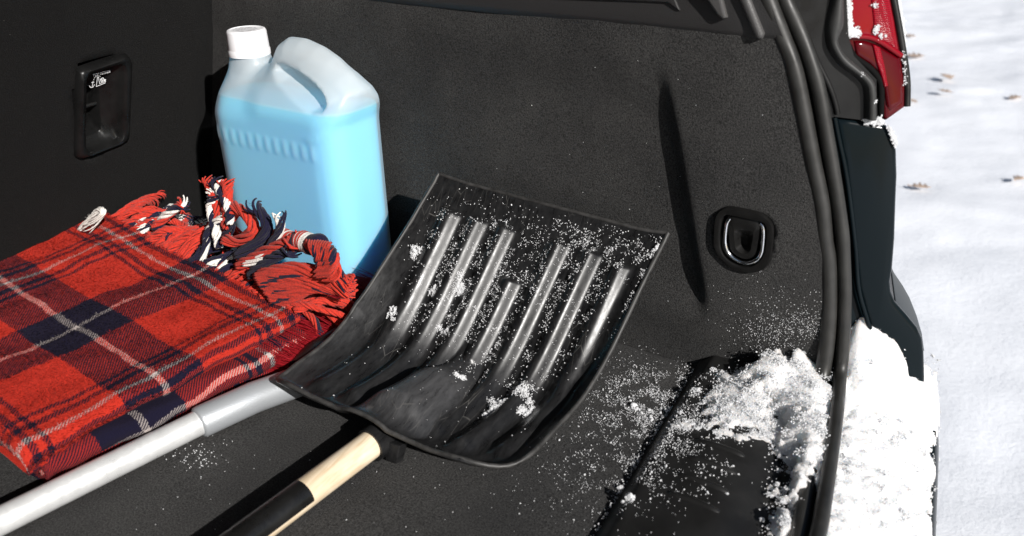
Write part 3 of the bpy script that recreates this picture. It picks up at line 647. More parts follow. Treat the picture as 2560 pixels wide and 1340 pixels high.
def fuzz():
    V = []; F = []; UVs = []; rs = random.Random(5)
    for _ in range(48000):
        u = rs.uniform(-.23, .158); v = rs.uniform(-.15, .158); x1 = .158 - .010 * max(0, .05 - v) / .19
        nn = .0075 * noise.noise(Vector((u * 11, v * 11, 3))) + .003 * noise.noise(Vector((u * 34, v * 34, 5))); z = ftop(u) + nn
        ex = max(0, u - (x1 - .0115)); z -= .0115 * (1 - math.sqrt(max(0, 1 - (ex / .0118) ** 2))); ey = max(0, -.138 - v); 
        if ey > .011: continue
        z -= .0115 * (1 - math.sqrt(max(0, 1 - (ey / .0118) ** 2)))
        a = rs.uniform(0, 6.28); L = rs.uniform(.0018, .0052); p = bl(u, v, z - .0003); d = Vector((math.cos(a) * .8 + ex * 60, math.sin(a) * .8 - ey * 60, rs.uniform(.15, .8))).normalized(); sd_ = d.cross(Vector((0, 0, 1))).normalized() * .00016
        k = len(V); V += [p - sd_, p + sd_, p + d * L * .6 + sd_ * .8, p + d * L - Vector((0, 0, .0006)), p + d * L * .6 - sd_ * .8]; F.append((k, k + 1, k + 2, k + 3, k + 4)); UVs += [(u, v + .012)] * 5
    me = bpy.data.meshes.new('wool_fuzz'); me.from_pydata([tuple(p) for p in V], [], F); uvl = me.uv_layers.new(name='UVMap')
    for lo in me.loops: uvl.data[lo.index].uv = UVs[lo.vertex_index]
    tag(link('wool_fuzz', me, M['tartan'], blanket), kind='stuff')
def ftop(x): return .066 + .024 * max(0, (.10 - x) / .32) ** 1.2
fuzz()
def plied(name, path, r, cols, twist=2.2, parent=blanket, frayed=True):
    """a twisted yarn: plies wound round each other"""
    n = len(path); V = []; F = []; Mi = []; cols = [cols[int(q * len(cols) / 7)] for q in range(7)]; k = 7
    T = [(path[min(i + 1, n - 1)] - path[max(i - 1, 0)]).normalized() for i in range(n)]; nr = T[0].orthogonal().normalized(); fr = []
    for i in range(n): nr = (nr - T[i] * nr.dot(T[i])).normalized(); fr.append((nr.copy(), T[i].cross(nr)))
    pr = r * .33; off = r * .68
    for c in range(k):
        pp = []; rr = []
        for i in range(n):
            t = i / (n - 1); a = 2 * math.pi * (twist * t + c / k) + .25 * math.sin(7 * t + c * 1.7); sp = off * (.85 + .3 * ((c * 7 + 3) % 5) / 4 + .12 * math.sin(9 * t + 2 * c) + (1.5 * max(0, t - .78) / .22 if frayed else 0))
            pp.append(path[i] + sp * (math.cos(a) * fr[i][0] + math.sin(a) * fr[i][1])); rr.append(pr * (.85 + .3 * math.sin(math.pi * min(1, t * 1.15)) - (.45 * max(0, t - .86) / .14)))
        v, f = tube_data(pp, rr, 5, True, len(V)); V += v; F += f; Mi += [cols[c]] * len(f)
    for _ in range(46):                            # loose fibres
        i = random.randrange(1, n - 1); a = random.uniform(0, 6.28); dr_ = math.cos(a) * fr[i][0] + math.sin(a) * fr[i][1]; p = path[i] + dr_ * r * .9; d = (dr_ * random.uniform(.3, 1) + T[i] * random.uniform(-1, 1)).normalized() * random.uniform(.002, .005); sd_ = d.cross(dr_).normalized() * .00014
        q = len(V); V += [p - sd_, p + sd_, p + d * .6 + sd_, p + d]; F.append((q, q + 1, q + 2, q + 3)); Mi.append(random.choice(cols))
    me = bpy.data.meshes.new(name); me.from_pydata([tuple(p) for p in V], [], F)
    o = link(name, me, [M['yarn_red'], M['yarn_navy'], M['yarn_white']], parent)
    me.polygons.foreach_set('material_index', Mi); return o
# fringe along the edge by the jug
def ftop(x): return .066 + .024 * max(0, (.10 - x) / .32) ** 1.2
xs_ = np.linspace(-.205, .150, 46)
for i, x in enumerate(xs_):
    rnd = random.random; c = x % (HP)
    if -.012 < x < .012 or -.150 < x < -.132: cols = random.choice([[1, 2], [1, 2, 1], [1, 1]])
    elif abs(x) < .034: cols = random.choice([[1], [1, 1], [1, 0], [0, 0]])
    else: cols = random.choice([[0], [0, 0], [0, 0], [0, 1], [0, 0, 0]])
    L = random.uniform(.065, .100); a = random.gauss(.18, .35) + (.45 if x > .09 else 0) + (.15 if x < -.1 else 0); z0 = ftop(x) - .004; hi = random.uniform(.004, .032) if x < .08 else random.uniform(.002, .016)
    if x < -.08: hi = random.uniform(.008, .020)
    y0 = .150; P = []
    cur = random.uniform(-.55, .55)
    for k in range(7):
        t = k / 6; ang = a + cur * t * t * 1.6
        px = x + L * t * math.sin(ang) + .004 * math.sin(5 * t + i); py = y0 + L * t * math.cos(ang)
        q = bl(px, min(py, .236 + .004 * math.sin(i)), 0); q.z = z0 + 4 * hi * t * (1 - t) * (.8 + .2 * math.cos(i)) - .040 * t * t * (x > .02) + random.uniform(-.002, .002) + (max(0, py - .236)) * .8
        sbx = S0.x + q.z * .286 + .012
        if q.x < sbx: q.x = sbx + .004
        q.z = max(q.z, .008); P.append(q)
    plied('tassel', catmull(P, 22), random.uniform(.0036, .0052), cols, random.uniform(1.2, 3.0))
for i in range(34):                                # under-layer of tassels, lower down
    x = random.uniform(-.2, .155); L = random.uniform(.05, .085); a = random.gauss(.35 if x > .05 else .1, .3); P = []
    for k in range(6):
        t = k / 5; q = bl(x + L * t * math.sin(a), min(.150 + L * t * math.cos(a), .228), 0); q.z = max(.007, ftop(x) - .016 - .035 * t * t + .012 * math.sin(3 * t + i)); 
        if q.x < S0.x + q.z * .286 + .016: q.x = S0.x + q.z * .286 + .016
        P.append(q)
    plied('tassel', catmull(P, 16), random.uniform(.0042, .0058), random.choice([[0], [0, 0], [0, 0], [1], [0, 1]]), 2)
# a few single tassels that stand up in the photograph: (points px with z), colours
def hero(pts, r, cols, tw): plied('tassel', catmull([onp(x, y, bl(0, dy, 0), byd) for x, y, dy in pts], 26), r, cols, tw)
hero([(505, 655, .158), (515, 610, .166), (525, 570, .172), (560, 545, .178), (575, 560, .182), (560, 590, .184)], .0050, [1, 2], 1.6)
hero([(590, 640, .158), (650, 600, .170), (668, 560, .176), (645, 525, .180), (632, 515, .182)], .0062, [1], 1)
hero([(610, 660, .158), (655, 640, .162), (690, 595, .170), (702, 560, .172), (697, 530, .174)], .0050, [2, 1], 1.1)
hero([(560, 600, .168), (600, 600, .172), (634, 575, .176), (620, 540, .180), (590, 520, .184), (575, 535, .186)], .0070, [0, 0], 1.5)
hero([(595, 665, .158), (640, 640, .162), (700, 612, .166), (740, 600, .170)], .0062, [0], 1)
hero([(625, 690, .156), (660, 660, .160), (700, 635, .164), (735, 622, .168)], .0064, [1], 1)
hero([(548, 620, .166), (538, 570, .172), (525, 520, .178), (535, 480, .182)], .0052, [2, 1], 2.2)
hero([(575, 560, .176), (572, 520, .180), (552, 480, .186), (540, 452, .190)], .0056, [1, 2], 2.5)
hero([(565, 570, .178), (568, 520, .182), (570, 480, .188), (566, 450, .192)], .0060, [0, 0, 0], 1.5)
hero([(545, 560, .178), (540, 510, .182), (525, 470, .188), (515, 445, .190)], .0048, [0, 0], 1.5)
hero([(195, 580, .110), (215, 558, .114), (235, 537, .118), (250, 524, .120), (259, 530, .118), (240, 552, .114), (216, 574, .110)], .0036, [2, 2], 1.2)
hero([(335, 588, .152), (342, 572, .158), (352, 556, .166), (360, 548, .172)], .0042, [2, 1], .6)
hero([(385, 570, .160), (410, 545, .168), (440, 520, .176), (462, 505, .182)], .0058, [0, 1, 2], 1.2)
for k in range(16):                                # red spray at the corner, sweeping right
    t = k / 15; s = random.uniform(-.5, .5)
    hero([(640 + 50 * t, 690 + 78 * t, .150), (690 + 40 * t, 672 + 80 * t + 6 * s, .154), (760 + 20 * t, 668 + 60 * t + 10 * s, .160), (830, 690 + 38 * t + 10 * s, .166), (878 + 10 * s, 708 + 22 * t + 8 * s, .172)], random.uniform(.0045, .0062), [0, 0] if k not in (4, 9, 13) else [1, 0], random.uniform(1, 2))
# rolled hem end against the jug
ra = onp(650, 592, bl(0, .190, 0), byd); rb = onp(806, 612, bl(0, .176, 0), byd); dr = (rb - ra).normalized(); path = [ra.lerp(rb, t / 20) + Vector((0, 0, .002 * math.sin(t))) for t in range(21)]
path = [ra.lerp(rb, t / 60) + Vector((0, 0, .0015 * math.sin(t / 3))) for t in range(61)]
V, Fq = tube_data(path, [.0112 + .0005 * math.sin(t * 2.1) + .0004 * (t % 2) - (.003 if t == 60 else .001 if t == 59 else 0) for t in range(61)], 20)
me = bpy.data.meshes.new('rolled_hem'); me.from_pydata([tuple(p) for p in V], [], Fq); o = link('rolled_hem', me, [M['yarn_red'], M['yarn_navy'], M['yarn_white']], blanket)
def hemcol(q): return (2 if q % 5 == 3 else 0) if q < 38 else 1 if q < 41 else (0 if q % 2 else 2) if q < 46 else 2 if q < 50 else 1
me.polygons.foreach_set('material_index', [hemcol(f // 20) for f in range(1200)] + [1, 1])
for k in range(9):
    t = k / 8; hero([(770 + 50 * t, 606 + 8 * t, .172), (790 + 42 * t, 628 + 8 * t, .160), (800 + 36 * t, 655, .158), (806 + 30 * t, 688, .160)], .0058, [0, 0] if k % 4 else [0, 1], 1.2)

# ------------------------------------------------------------------ snow shovel
shovel = empty('snow_shovel', (-.22, -.25, 0)); tag(shovel, 'black plastic snow shovel with ribbed blade and pale wooden handle, dusted with snow', 'shovel')
PR = [(-.292, .0335), (-.265, .0250), (-.225, .0195), (-.185, .0200), (-.155, .0290), (-.125, .0510), (-.09, .085), (-.05, .1255), (-.012, .161)]
pp = catmull([Vector((0, y, z)) for y, z in PR], 200); cl = [0]
for a, b2 in zip(pp[:-1], pp[1:]): cl.append(cl[-1] + (b2 - a).length)
cl = np.array(cl) / cl[-1]; PYv = np.array([p.y for p in pp]); PZv = np.array([p.z for p in pp])
RIBS = [(.135, .06, .90), (.258, .08, .90), (.383, .16, .90), (.50, .38, .74), (.622, .08, .90), (.757, .06, .90), (.885, .10, .88)]
def blade(s, t, disp=True, wear_sheen=False):
    s = np.asarray(s, float); t = np.asarray(t, float)
    y = np.interp(t, cl, PYv); z = np.interp(t, cl, PZv)
    xl = -.352 + (-.319 + .352) * t; xr = -.095 + (-.046 + .095) * t; W = xr - xl
    # rounded lower corners
    dl = np.clip(t * .36, 0, 1)
    def cinset(r): return np.where(dl < r, r - np.sqrt(np.maximum(r * r - (r - dl) ** 2, 0)), 0)
    iL = cinset(.030); iR = cinset(.052); x = xl + iL + (W - iL - iR) * s
    fL = np.interp(t, [0, .13, .27, .42, .58, .8, 1], [.002, .014, .020, .030, .024, .010, .003]); fR = np.interp(t, [0, .13, .27, .42, .58, .8, 1], [.004, .018, .028, .031, .022, .014, .004]); fl = (fL + fR) / 2
    dls = s * W; drs = (1 - s) * W
    bowl = fL * np.clip(1 - dls / .044, 0, 1) ** 1.7 + fR * np.clip(1 - drs / .036, 0, 1) ** 1.7
    back = .012 * np.clip(1 - t / .09, 0, 1) ** 2
    z = z + .012 * (1 - 2 * s) + bowl + back
    x = x - .006 * np.clip(1 - dls / .05, 0, 1) ** 2 * fl / .03 + .006 * np.clip(1 - drs / .05, 0, 1) ** 2 * fl / .03
    d = np.zeros_like(s + t)
    if disp:
        for rs, t0, t1 in RIBS:
            q = np.abs((s - rs) * W) / .0160; prof_ = np.where(q < 1, .5 + .5 * np.cos(np.pi * np.minimum(q, 1)), 0)
            dom = 1 - sstep(.036, .026, np.abs(s - .5) * W + 0 * t) * (1 - sstep(.34, .42, t)) if rs != .5 else 1
            d = np.maximum(d, .0100 * prof_ * sstep(t0, t0 + .06, t) * (1 - sstep(t1 - .025, t1, t)))
        wd = (.036 + .004 * (1 - sstep(0, .4, t))) * (1 - .55 * sstep(.24, .47, t)); q = np.abs(s - .5 + .012) * W / wd
        dome = .031 * (1 - np.minimum(q, 1) ** 2.6) * (1 - sstep(.26, .50, t))
        dome = dome * (.16 + .84 * sstep(0, .12, t))
        if wear_sheen: return np.clip(dome / .031, 0, 1) ** .7 * .8 + .25 * (1 - sstep(0, .10, np.minimum(s, 1 - s))) * (1 - sstep(.3, .6, t))  # socket dome and lower sides greyer: sky sheen painted in, along with scuffing
        d = np.maximum(d, dome)
        # shallow frame line at the cutting edge
        d = d + .0012 * sstep(.965, .985, t)
    ty = np.interp(np.clip(t + .004, 0, 1), cl, PYv) - np.interp(np.clip(t - .004, 0, 1), cl, PYv); tz_ = np.interp(np.clip(t + .004, 0, 1), cl, PZv) - np.interp(np.clip(t - .004, 0, 1), cl, PZv)
    ln = np.hypot(ty, tz_); return np.stack([x, y - d * tz_ / ln, z + d * ty / ln], -1)
ns, ntt = 240, 230; S_, T_ = np.meshgrid(np.linspace(0, 1, ns), np.linspace(0, 1, ntt)); BV = blade(S_, T_)
me = bpy.data.meshes.new('blade'); me.from_pydata(BV.reshape(-1, 3).tolist(), [], grid_faces(ns, ntt)); bo = link('blade', me, M['shovel'], shovel); at_ = me.attributes.new('wear_sheen', 'FLOAT', 'POINT'); at_.data.foreach_set('value', blade(S_, T_, wear_sheen=True).ravel().astype(np.float32))
sol = bo.modifiers.new('thickness', 'SOLIDIFY'); sol.thickness = .0028; sol.offset = -1
def edge(ss, tt): return [Vector(p) for p in blade(np.array(ss), np.array(tt))]
k = 60; rim = edge([0] * k, np.linspace(1, .0, k)) + edge(np.linspace(0.02, .98, k), [0] * k) + edge([1] * k, np.linspace(0, 1, k))
tube('rim', [p + Vector((0, 0, -.001)) for p in rim], .0024, M['shovel_rim'], bo, 8)
tube('cutting_edge', [p + Vector((0, 0, -.0008)) for p in edge(np.linspace(0, 1, k), [1] * k)], .0021, M['shovel_rim'], bo, 8)
ha = onz(925, 1088, .030); hb = onz(612, 1340, .021); hd = (hb - ha).normalized(); hs_ = ha - hd * .07; hs_.z -= .014; he = ha + hd * .75; he.z = max(he.z, .016)
hd = (he - hs_).normalized(); path = [hs_.lerp(he, t / 40) for t in range(41)]; tube('wooden_handle', path, [.0125] + [.0134] * 40, M['wood'], shovel, 32)
# printed film wrapped part-way round the handle
FA = -92; w0 = onz(750, 1217, .026); tw0 = (w0 - hs_).dot(hd); side = hd.cross(Vector((0, 0, 1))).normalized(); upv = side.cross(hd).normalized(); V = []
for i in range(14):
    cpt = hs_ + hd * (tw0 + .035 * i)
    for a in range(25):
        an = math.radians(FA + 9.2 * a); V.append(cpt + .0137 * (math.cos(an) * upv + math.sin(an) * side))
pyd('handle_film', V, grid_faces(25, 14), M['wrap'], shovel)
sk = [hs_ + hd * t for t in (.0, .02, .05, .072)]; tube('socket', [p + Vector((0, 0, -.001)) for p in sk], [.0165, .017, .017, .0165], M['shovel'], shovel, 24)
cl_ = onz(985, 1135, .012); plate('socket_clip', [cl_ + Vector((-.012, 0, .012)), cl_ + Vector((.008, 0, .012)), cl_ + Vector((.004, -.004, -.008)), cl_ + Vector((-.008, -.004, -.008))], (0, -1, .3), .012, .002, M['shovel'], shovel)

# ------------------------------------------------------------------ snow brush with telescopic pole
brush = empty('snow_brush', (-.38, -.3, 0)); tag(brush, 'silver telescopic pole with grey sleeve and red bristle brush head under the shovel', 'snow brush')
pa = onz(495, 1058, .026); pb = onz(0, 1304, .021); pdv = (pb - pa).normalized(); pe = pb + pdv * .35; pe.z = max(pe.z, .0125)
tube('pole', [pa.lerp(pe, t / 20) - pdv * .02 * (t == 0) for t in range(21)], .0122, M['alu'], brush, 36)
cpth = [pa - pdv * (.0 + .0) , pa - pdv * .0015, pa - pdv * .004, pa - pdv * .06, pa - pdv * .12, pa - pdv * .2]
for q, zq_ in ((3, .0255), (4, .0185), (5, .0165)): cpth[q].z = zq_
tube('sleeve', cpth, [.0135, .0150, .0156, .0158, .0158, .0158], M['collar'], brush, 36)
hd0 = pa - pdv * .115; V = []
tube('brush_head', [hd0 + Vector((-.004, .0, .0)), hd0 + Vector((-.006, .03, .0)), hd0 + Vector((-.004, .10, -.004)), hd0 + Vector((-.004, .20, -.004))], [.013, .016, .015, .013], M['black'], brush, 16)
VV = []; FF = []
for i in range(3200):
    t = random.random(); b0 = hd0 + Vector((-.012, .0 + .19 * t, random.uniform(-.010, .010))); L = random.uniform(.045, .068); a = random.gauss(.0, .09) + .12; up_ = random.gauss(.10, .13)
    d = Vector((-math.cos(a), -math.sin(a) * 1.0, up_)).normalized(); b1 = b0 + d * L * .5; b2_ = b0 + d * L + Vector((0, 0, -.004)); 
    for q in (b1, b2_): q.z = max(q.z, .002)
    v, f = tube_data([b0, b1, b2_], [.00035, .0003, .0002], 3, False, len(VV)); VV += v; FF += f
o = pyd('bristles', VV, FF, M['bristle'], brush); tag(o, kind='stuff')

# ------------------------------------------------------------------ snow
ico = bmesh.new(); bmesh.ops.create_icosphere(ico, subdivisions=1, radius=1); IV = np.array([v.co[:] for v in ico.verts]); IF = np.array([[v.index for v in f.verts] for f in ico.faces]); ico.free()
def crumbs(name, pts, sizes, m='crumb'):
    n_ = len(pts); pts = np.array(pts); sizes = np.array(sizes); jit = np.random.uniform(.6, 1.25, (n_, len(IV), 1)); asp = np.random.uniform(.65, 1.2, (n_, 1, 3))
    V = pts[:, None, :] + IV[None] * jit * asp * sizes[:, None, None]; F = IF[None] + (np.arange(n_) * len(IV))[:, None, None]
    me = bpy.data.meshes.new(name); me.from_pydata(V.reshape(-1, 3).tolist(), [], F.reshape(-1, 3).tolist()); return link(name, me, M[m], None, False)
# grains on the shovel blade: bands and clumps in blade coordinates
P = []; Sz = []
def bl_clump(s0, t0, rs, rt, n_, smin, smax_, pile=0):
    for _ in range(n_):
        g1, g2 = random.gauss(0, 1), random.gauss(0, 1); s = s0 + rs * g1; t = t0 + rt * g2
        if not (.01 < s < .99 and .03 < t < .985): continue
        if not pile and noise.noise(Vector((s * 26, t * 26, 5))) + .4 * noise.noise(Vector((s * 70, t * 70, 2))) < random.uniform(-.25, .45): continue
        p = blade(s, t); sz = random.uniform(smin, smax_) * (1 if random.random() < .85 else 1.6)
        up2 = pile * max(0, 1 - .5 * (g1 * g1 + g2 * g2)) * random.random(); P.append(p + np.array([0, -.35 * sz - up2 * .6, .7 * sz + up2])); Sz.append(sz)
for s0, t0, rs, rt, n_ in [(.20, .72, .05, .10, 260), (.20, .55, .03, .05, 90), (.31, .74, .04, .10, 300), (.32, .58, .035, .07, 200), (.44, .73, .04, .09, 300), (.44, .55, .03, .06, 120), (.55, .70, .04, .10, 260), (.56, .5, .03, .07, 140), (.66, .80, .05, .07, 260), (.70, .65, .03, .12, 200), (.82, .80, .05, .09, 260), (.82, .6, .02, .10, 160), (.10, .80, .03, .08, 60), (.5, .9, .25, .04, 260), (.75, .92, .12, .03, 320), (.56, .42, .02, .05, 60), (.69, .45, .02, .06, 60), (.93, .9, .03, .05, 90), (.985, .8, .008, .13, 130), (.5, .5, .3, .25, 160)]:
    bl_clump(s0, t0, rs, rt, int(n_ * 3.6), 0.00019, 0.00065)
for s0, t0, r_, n_, pl in [(.075, .70, .011, 90, .008), (.115, .49, .010, 60, .004), (.33, .5, .012, 60, .003), (.20, .62, .010, 50, .003), (.545, .33, .010, 40, .003), (.72, .30, .012, 110, .008), (.70, .34, .015, 60, .003), (.81, .36, .012, 90, .003), (.31, .66, .014, 60, .002), (.76, .39, .02, 50, .002), (.985, .94, .006, 40, .003)]:
    for q in range(6): bl_clump(s0 + random.gauss(0, r_ * .9), t0 + random.gauss(0, r_ * 1.1), r_ * random.uniform(.3, .6), r_ * random.uniform(.3, .6), n_ * 6 // 5, .0003, .0008, pl * random.uniform(.4, 1))
o = crumbs('shovel_snow_grains', P, Sz); tag(o, 'white snow grains scattered on the black shovel blade', 'snow', kind='stuff')

def inpoly(x, y, Pq): return poly_sdf(Pq, np.array([x]), np.array([y]))[0] < 0
# grains on carpet, sill plate, trim and odd spots
P = []; Sz = []
def pxc(cx, cy, rx, ry, n_, zf, smin, smax_):
    for _ in range(n_):
        px_, py_ = cx + rx * random.gauss(0, 1), cy + ry * random.gauss(0, 1); p = onz(px_, py_, .003)
        z = 0.001
        if p.x > -.003: p = onz(px_, py_, .015); z = plate_z(p.x)
        if noise.noise(p * 60) + .5 * noise.noise(p * 190) < random.uniform(-.35, .4): continue
        if p.x > .125 or p.y > wall_y(p.x, .02) - .002 or p.x < -.3: continue
        sz = random.uniform(smin, smax_) * (1 if random.random() < .93 else 2.0); P.append((p.x, p.y, z + sz * .5)); Sz.append(sz)
pxc(1640, 1030, 75, 60, 5200, 0, 0.00019, 0.00055); pxc(1600, 1130, 90, 70, 3000, 0, 0.00019, 0.00055); pxc(1560, 990, 90, 60, 1800, 0, 0.00019, 0.00049); pxc(1650, 960, 60, 30, 1000, 0, 0.00019, 0.00049); pxc(1500, 1180, 110, 80, 900, 0, 0.00019, 0.00049)
pxc(1670, 1040, 18, 14, 40, 0, .001, .0022); pxc(1590, 1020, 10, 8, 20, 0, .001, .002); pxc(1570, 1232, 9, 8, 30, 0, .0012, .003)
for k in range(220):                                 # caught along the carpet edge
    t = random.random(); p = Vector((-.006 + random.gauss(0, .002), -.02 - .28 * t, .003)); P.append(tuple(p)); Sz.append(random.uniform(.0003, .0010))
for cx, cy, rx, ry, n_ in [(1800, 1020, 40, 22, 140), (1790, 1060, 35, 12, 120), (1860, 1060, 40, 12, 80), (1850, 965, 30, 25, 180), (1900, 1100, 22, 14, 30), (1800, 1215, 55, 24, 90), (1820, 1180, 20, 10, 40), (1880, 1240, 6, 10, 26), (1760, 1150, 90, 60, 60), (1880, 1000, 30, 20, 120)]:
    pxc(cx, cy, rx, ry, int(n_ * 3), 0, .0002, .0009)
for _ in range(90): px_, py_ = random.gauss(490, 40), random.gauss(1140, 20); p = onz(px_, py_, .001); P.append(tuple(p)); Sz.append(random.uniform(.0003, .0008))
for _ in range(60): p = onz(random.uniform(300, 1500), random.uniform(1120, 1330), .001); P.append(tuple(p)); Sz.append(random.uniform(.0002, .0006))
for cx, cy, rx, ry, n_ in [(1960, 830, 45, 32, 420), (1900, 850, 40, 30, 260), (1930, 760, 60, 40, 90), (2020, 820, 25, 25, 200), (1860, 800, 70, 60, 60), (1750, 400, 250, 200, 26)]:   # on the upright trim
    for _ in range(n_):
        p = ony(cx + rx * random.gauss(0, 1), cy + ry * random.gauss(0, 1), -.01)
        if p.z < .012 or p.x > .118: continue
        sz = random.uniform(.00016, .00055); P.append((p.x, wall_y(p.x, p.z) - sz * .4, p.z)); Sz.append(sz)
o = crumbs('loose_snow_grains', P, Sz); tag(o, 'loose snow grains sprinkled over the cargo floor and sill', 'snow', kind='stuff')

def fbm(x, y, s, o=4): return noise.fractal(Vector((x * s, y * s, 3.7)), .9, 2.1, o)
def heap(name, poly, zbase, hmax, k, label, step=.002, rough=.010, lumps=(), freq=45, nclump=60, hmul=lambda x, y: 1):
    A = np.array(poly); x0, y0 = A.min(0) - .02; x1, y1 = A.max(0) + .02; xs = np.arange(x0, x1, step); ys = np.arange(y0, y1, step); U, Y_ = np.meshgrid(xs, ys); D = -poly_sdf(poly, U, Y_)
    H = np.zeros_like(D); nz = np.zeros_like(D); D0 = np.zeros_like(D)
    for j in range(len(ys)):
        for i in range(len(xs)):
            if D[j, i] < -.03: D[j, i] = -1; continue
            x, y = xs[i], ys[j]; D0[j, i] = max(D[j, i], 0); D[j, i] += rough * fbm(x, y, freq) + .0035 * noise.noise(Vector((x * 130, y * 130, 4))) + .003 * noise.noise(Vector((x * 260, y * 260, 1)))
            nz[j, i] = .80 + .13 * max(0, 1 - 1.3 * noise.voronoi(Vector((x * 30 + .6 * noise.noise(Vector((x * 60, y * 60, 2))), y * 30, .4)))[0][0]) + .07 * max(0, 1 - 1.3 * noise.voronoi(Vector((x * 95, y * 95, .4)))[0][0]) + .05 * fbm(x + 5, y, 120, 3) + .02 * noise.noise(Vector((x * 300, y * 300, 7)))
    for j in range(len(ys)):
        for i in range(len(xs)):
            d = D[j, i]
            if d > 0:
                H[j, i] = hmax * (1 - math.exp(-(.65 * D0[j, i] + .35 * d) / k)) * min(1, .25 + d / .006) * max(.25, nz[j, i]) * hmul(xs[i], ys[j]) + .0008
                for lx, ly, lr, lh in lumps:
                    q = ((xs[i] - lx) ** 2 + (ys[j] - ly) ** 2) / lr ** 2
                    if q < 1: H[j, i] += lh * math.sqrt(1 - q) * (.9 + .2 * nz[j, i])
    idx = {}; V = []; F = []
    def vid(j, i):
        if (j, i) not in idx:
            x, y = xs[i], ys[j]; d = D[j, i]; hz = H[j, i] if d > 0 else -.0005; idx[(j, i)] = len(V); V.append((x + random.uniform(-.0006, .0006), y + random.uniform(-.0006, .0006), zbase(x, y) + hz + random.uniform(-.0004, .0004)))
        return idx[(j, i)]
    for j in range(len(ys) - 1):
        for i in range(len(xs) - 1):
            c4 = ((j, i), (j, i + 1), (j + 1, i + 1), (j + 1, i))
            if max(D[c] for c in c4) > 0 and min(D[c] for c in c4) > -.9: F.append([vid(*c) for c in c4])
    o = pyd(name, V, F, M['snow'], None, True); tag(o, label, 'snow'); pts = []; sz = []
    edge_ = [(j, i) for j in range(len(ys)) for i in range(len(xs)) if -.006 < D[j, i] < .002]
    for _ in range(min(1600, len(edge_))):
        j, i = random.choice(edge_); x = xs[i] + random.gauss(0, .004); y = ys[j] + random.gauss(0, .004); s = random.uniform(.0003, .0010); pts.append((x, y, zbase(x, y) + s * .4)); sz.append(s)
    top = [(j, i) for j in range(len(ys)) for i in range(len(xs)) if D[j, i] > .0005]
    for _ in range(int(len(top) * .7)):
        j, i = random.choice(top); s = random.uniform(.0004, .0010); x, y = xs[i] + random.uniform(-.001, .001), ys[j] + random.uniform(-.001, .001); pts.append((x, y, zbase(x, y) + H[j, i] - s * .25)); sz.append(s)
    edge2 = [(j, i) for j in range(len(ys)) for i in range(len(xs)) if -.010 < D[j, i] < .0]; inner = [(j, i) for j, i in top if D[j, i] > .008]
    def clump(x, y, z, r, n_):
        for _ in range(n_): s = random.uniform(.0004, .0011); pts.append((x + r * random.gauss(0, .5), y + r * random.gauss(0, .5), z + abs(random.gauss(0, .4)) * r)); sz.append(s)
    for _ in range(int(nclump)):
        if edge2: j, i = random.choice(edge2); r = random.uniform(.001, .0035); clump(xs[i], ys[j], zbase(xs[i], ys[j]), r, int(14 + 9000 * r))
        if inner: j, i = random.choice(inner); r = random.uniform(.003, .007); clump(xs[i], ys[j], zbase(xs[i], ys[j]) + H[j, i] - .001, r, int(9000 * r))
    return o, pts, sz
def wz(x, y): return (plate_z(x) if x < .118 else max(-.012, plate_z(x))) + .0
def p7(L, z): return [(q.x, q.y) for q in (onz(1500 + x / 1.81, 600 + y / 1.81, z) for x, y in L)]
def sillz(x, y):
    yw = wall_y(x, .02) - .004
    return max(plate_z(x), .012) + max(0, (y - (yw - .022))) * .7 * float(1 - sstep(.09, .125, x))
pl1 = p7([(640, 600), (760, 560), (880, 545), (960, 575), (1040, 570), (1062, 660), (1058, 780), (1045, 860), (1020, 960), (970, 1060), (900, 1170), (868, 1180), (855, 1080), (862, 960), (850, 880), (830, 800), (790, 720), (700, 690)], .022)
h1, q1, s1 = heap('sill_snow_heap', pl1, sillz, .022, .007, 'ragged heap of snow lying on the black sill plate inside the rubber seal', rough=.020, freq=62)
pl1c = p7([(560, 610), (800, 640), (840, 760), (740, 880), (560, 870), (450, 800), (510, 690)], .018)
h1c, q1c, s1c = heap('snow_patch', pl1c, sillz, .0045, .004, 'thin broken patch of snow on the sill plate beside the carpet edge', rough=.030, freq=70, step=.0016)
pl1b = p7([(800, 1190), (850, 1175), (890, 1210), (885, 1280), (850, 1335), (805, 1335), (790, 1260)], .022)
h1b, q1b, s1b = heap('snow_lump', pl1b, sillz, .018, .008, 'small rounded lump of snow alone at the lower end of the sill plate', rough=.004, nclump=6)
def ypan(x): return .030 + .44 * (x - .10)          # the body corner behind the shelf
def bz(x, y):
    z = -.0385 + (-.05 * max(0, (x - bx_(y) + .006) / .012) if x > bx_(y) - .006 else 0)
    q = max(0, y - (ypan(x) - .085)) / .085; return z + (.088 - .048 * min(1, max(0, (x - .14) / .09))) * min(q, 1.1) ** 1.6
pl2 = [(.116, -.34), (.120, -.2), (.120, -.1), (.122, -.02), (.128, .035)] + [(x, ypan(x) + .004) for x in (.14, .16, .18, .20, .222)] + [(bx_(y) - .003 - .006 * (k % 2), y) for k, y in enumerate((.05, .01, -.03, -.07, -.12, -.17, -.22, -.28, -.34))]
lc = onz(2180, 985, -.005); h2, q2, s2 = heap('bumper_snow_heap', pl2, bz, .034, .012, 'thick bank of fresh white snow heaped on the bumper beside the seal', rough=.009, hmul=lambda x, y: 1.75 - 1.25 * min(1, max(0, (x - .125) / .105)), lumps=[(lc.x, lc.y, .034, .022), (lc.x + .01, lc.y + .09, .04, .012)])
o = crumbs('heap_edge_grains', q1 + q1b + q1c + q2, s1 + s1b + s1c + s2, 'crumb'); tag(o, 'loose crumbs of snow round the edges of the snow heaps', 'snow', kind='stuff')
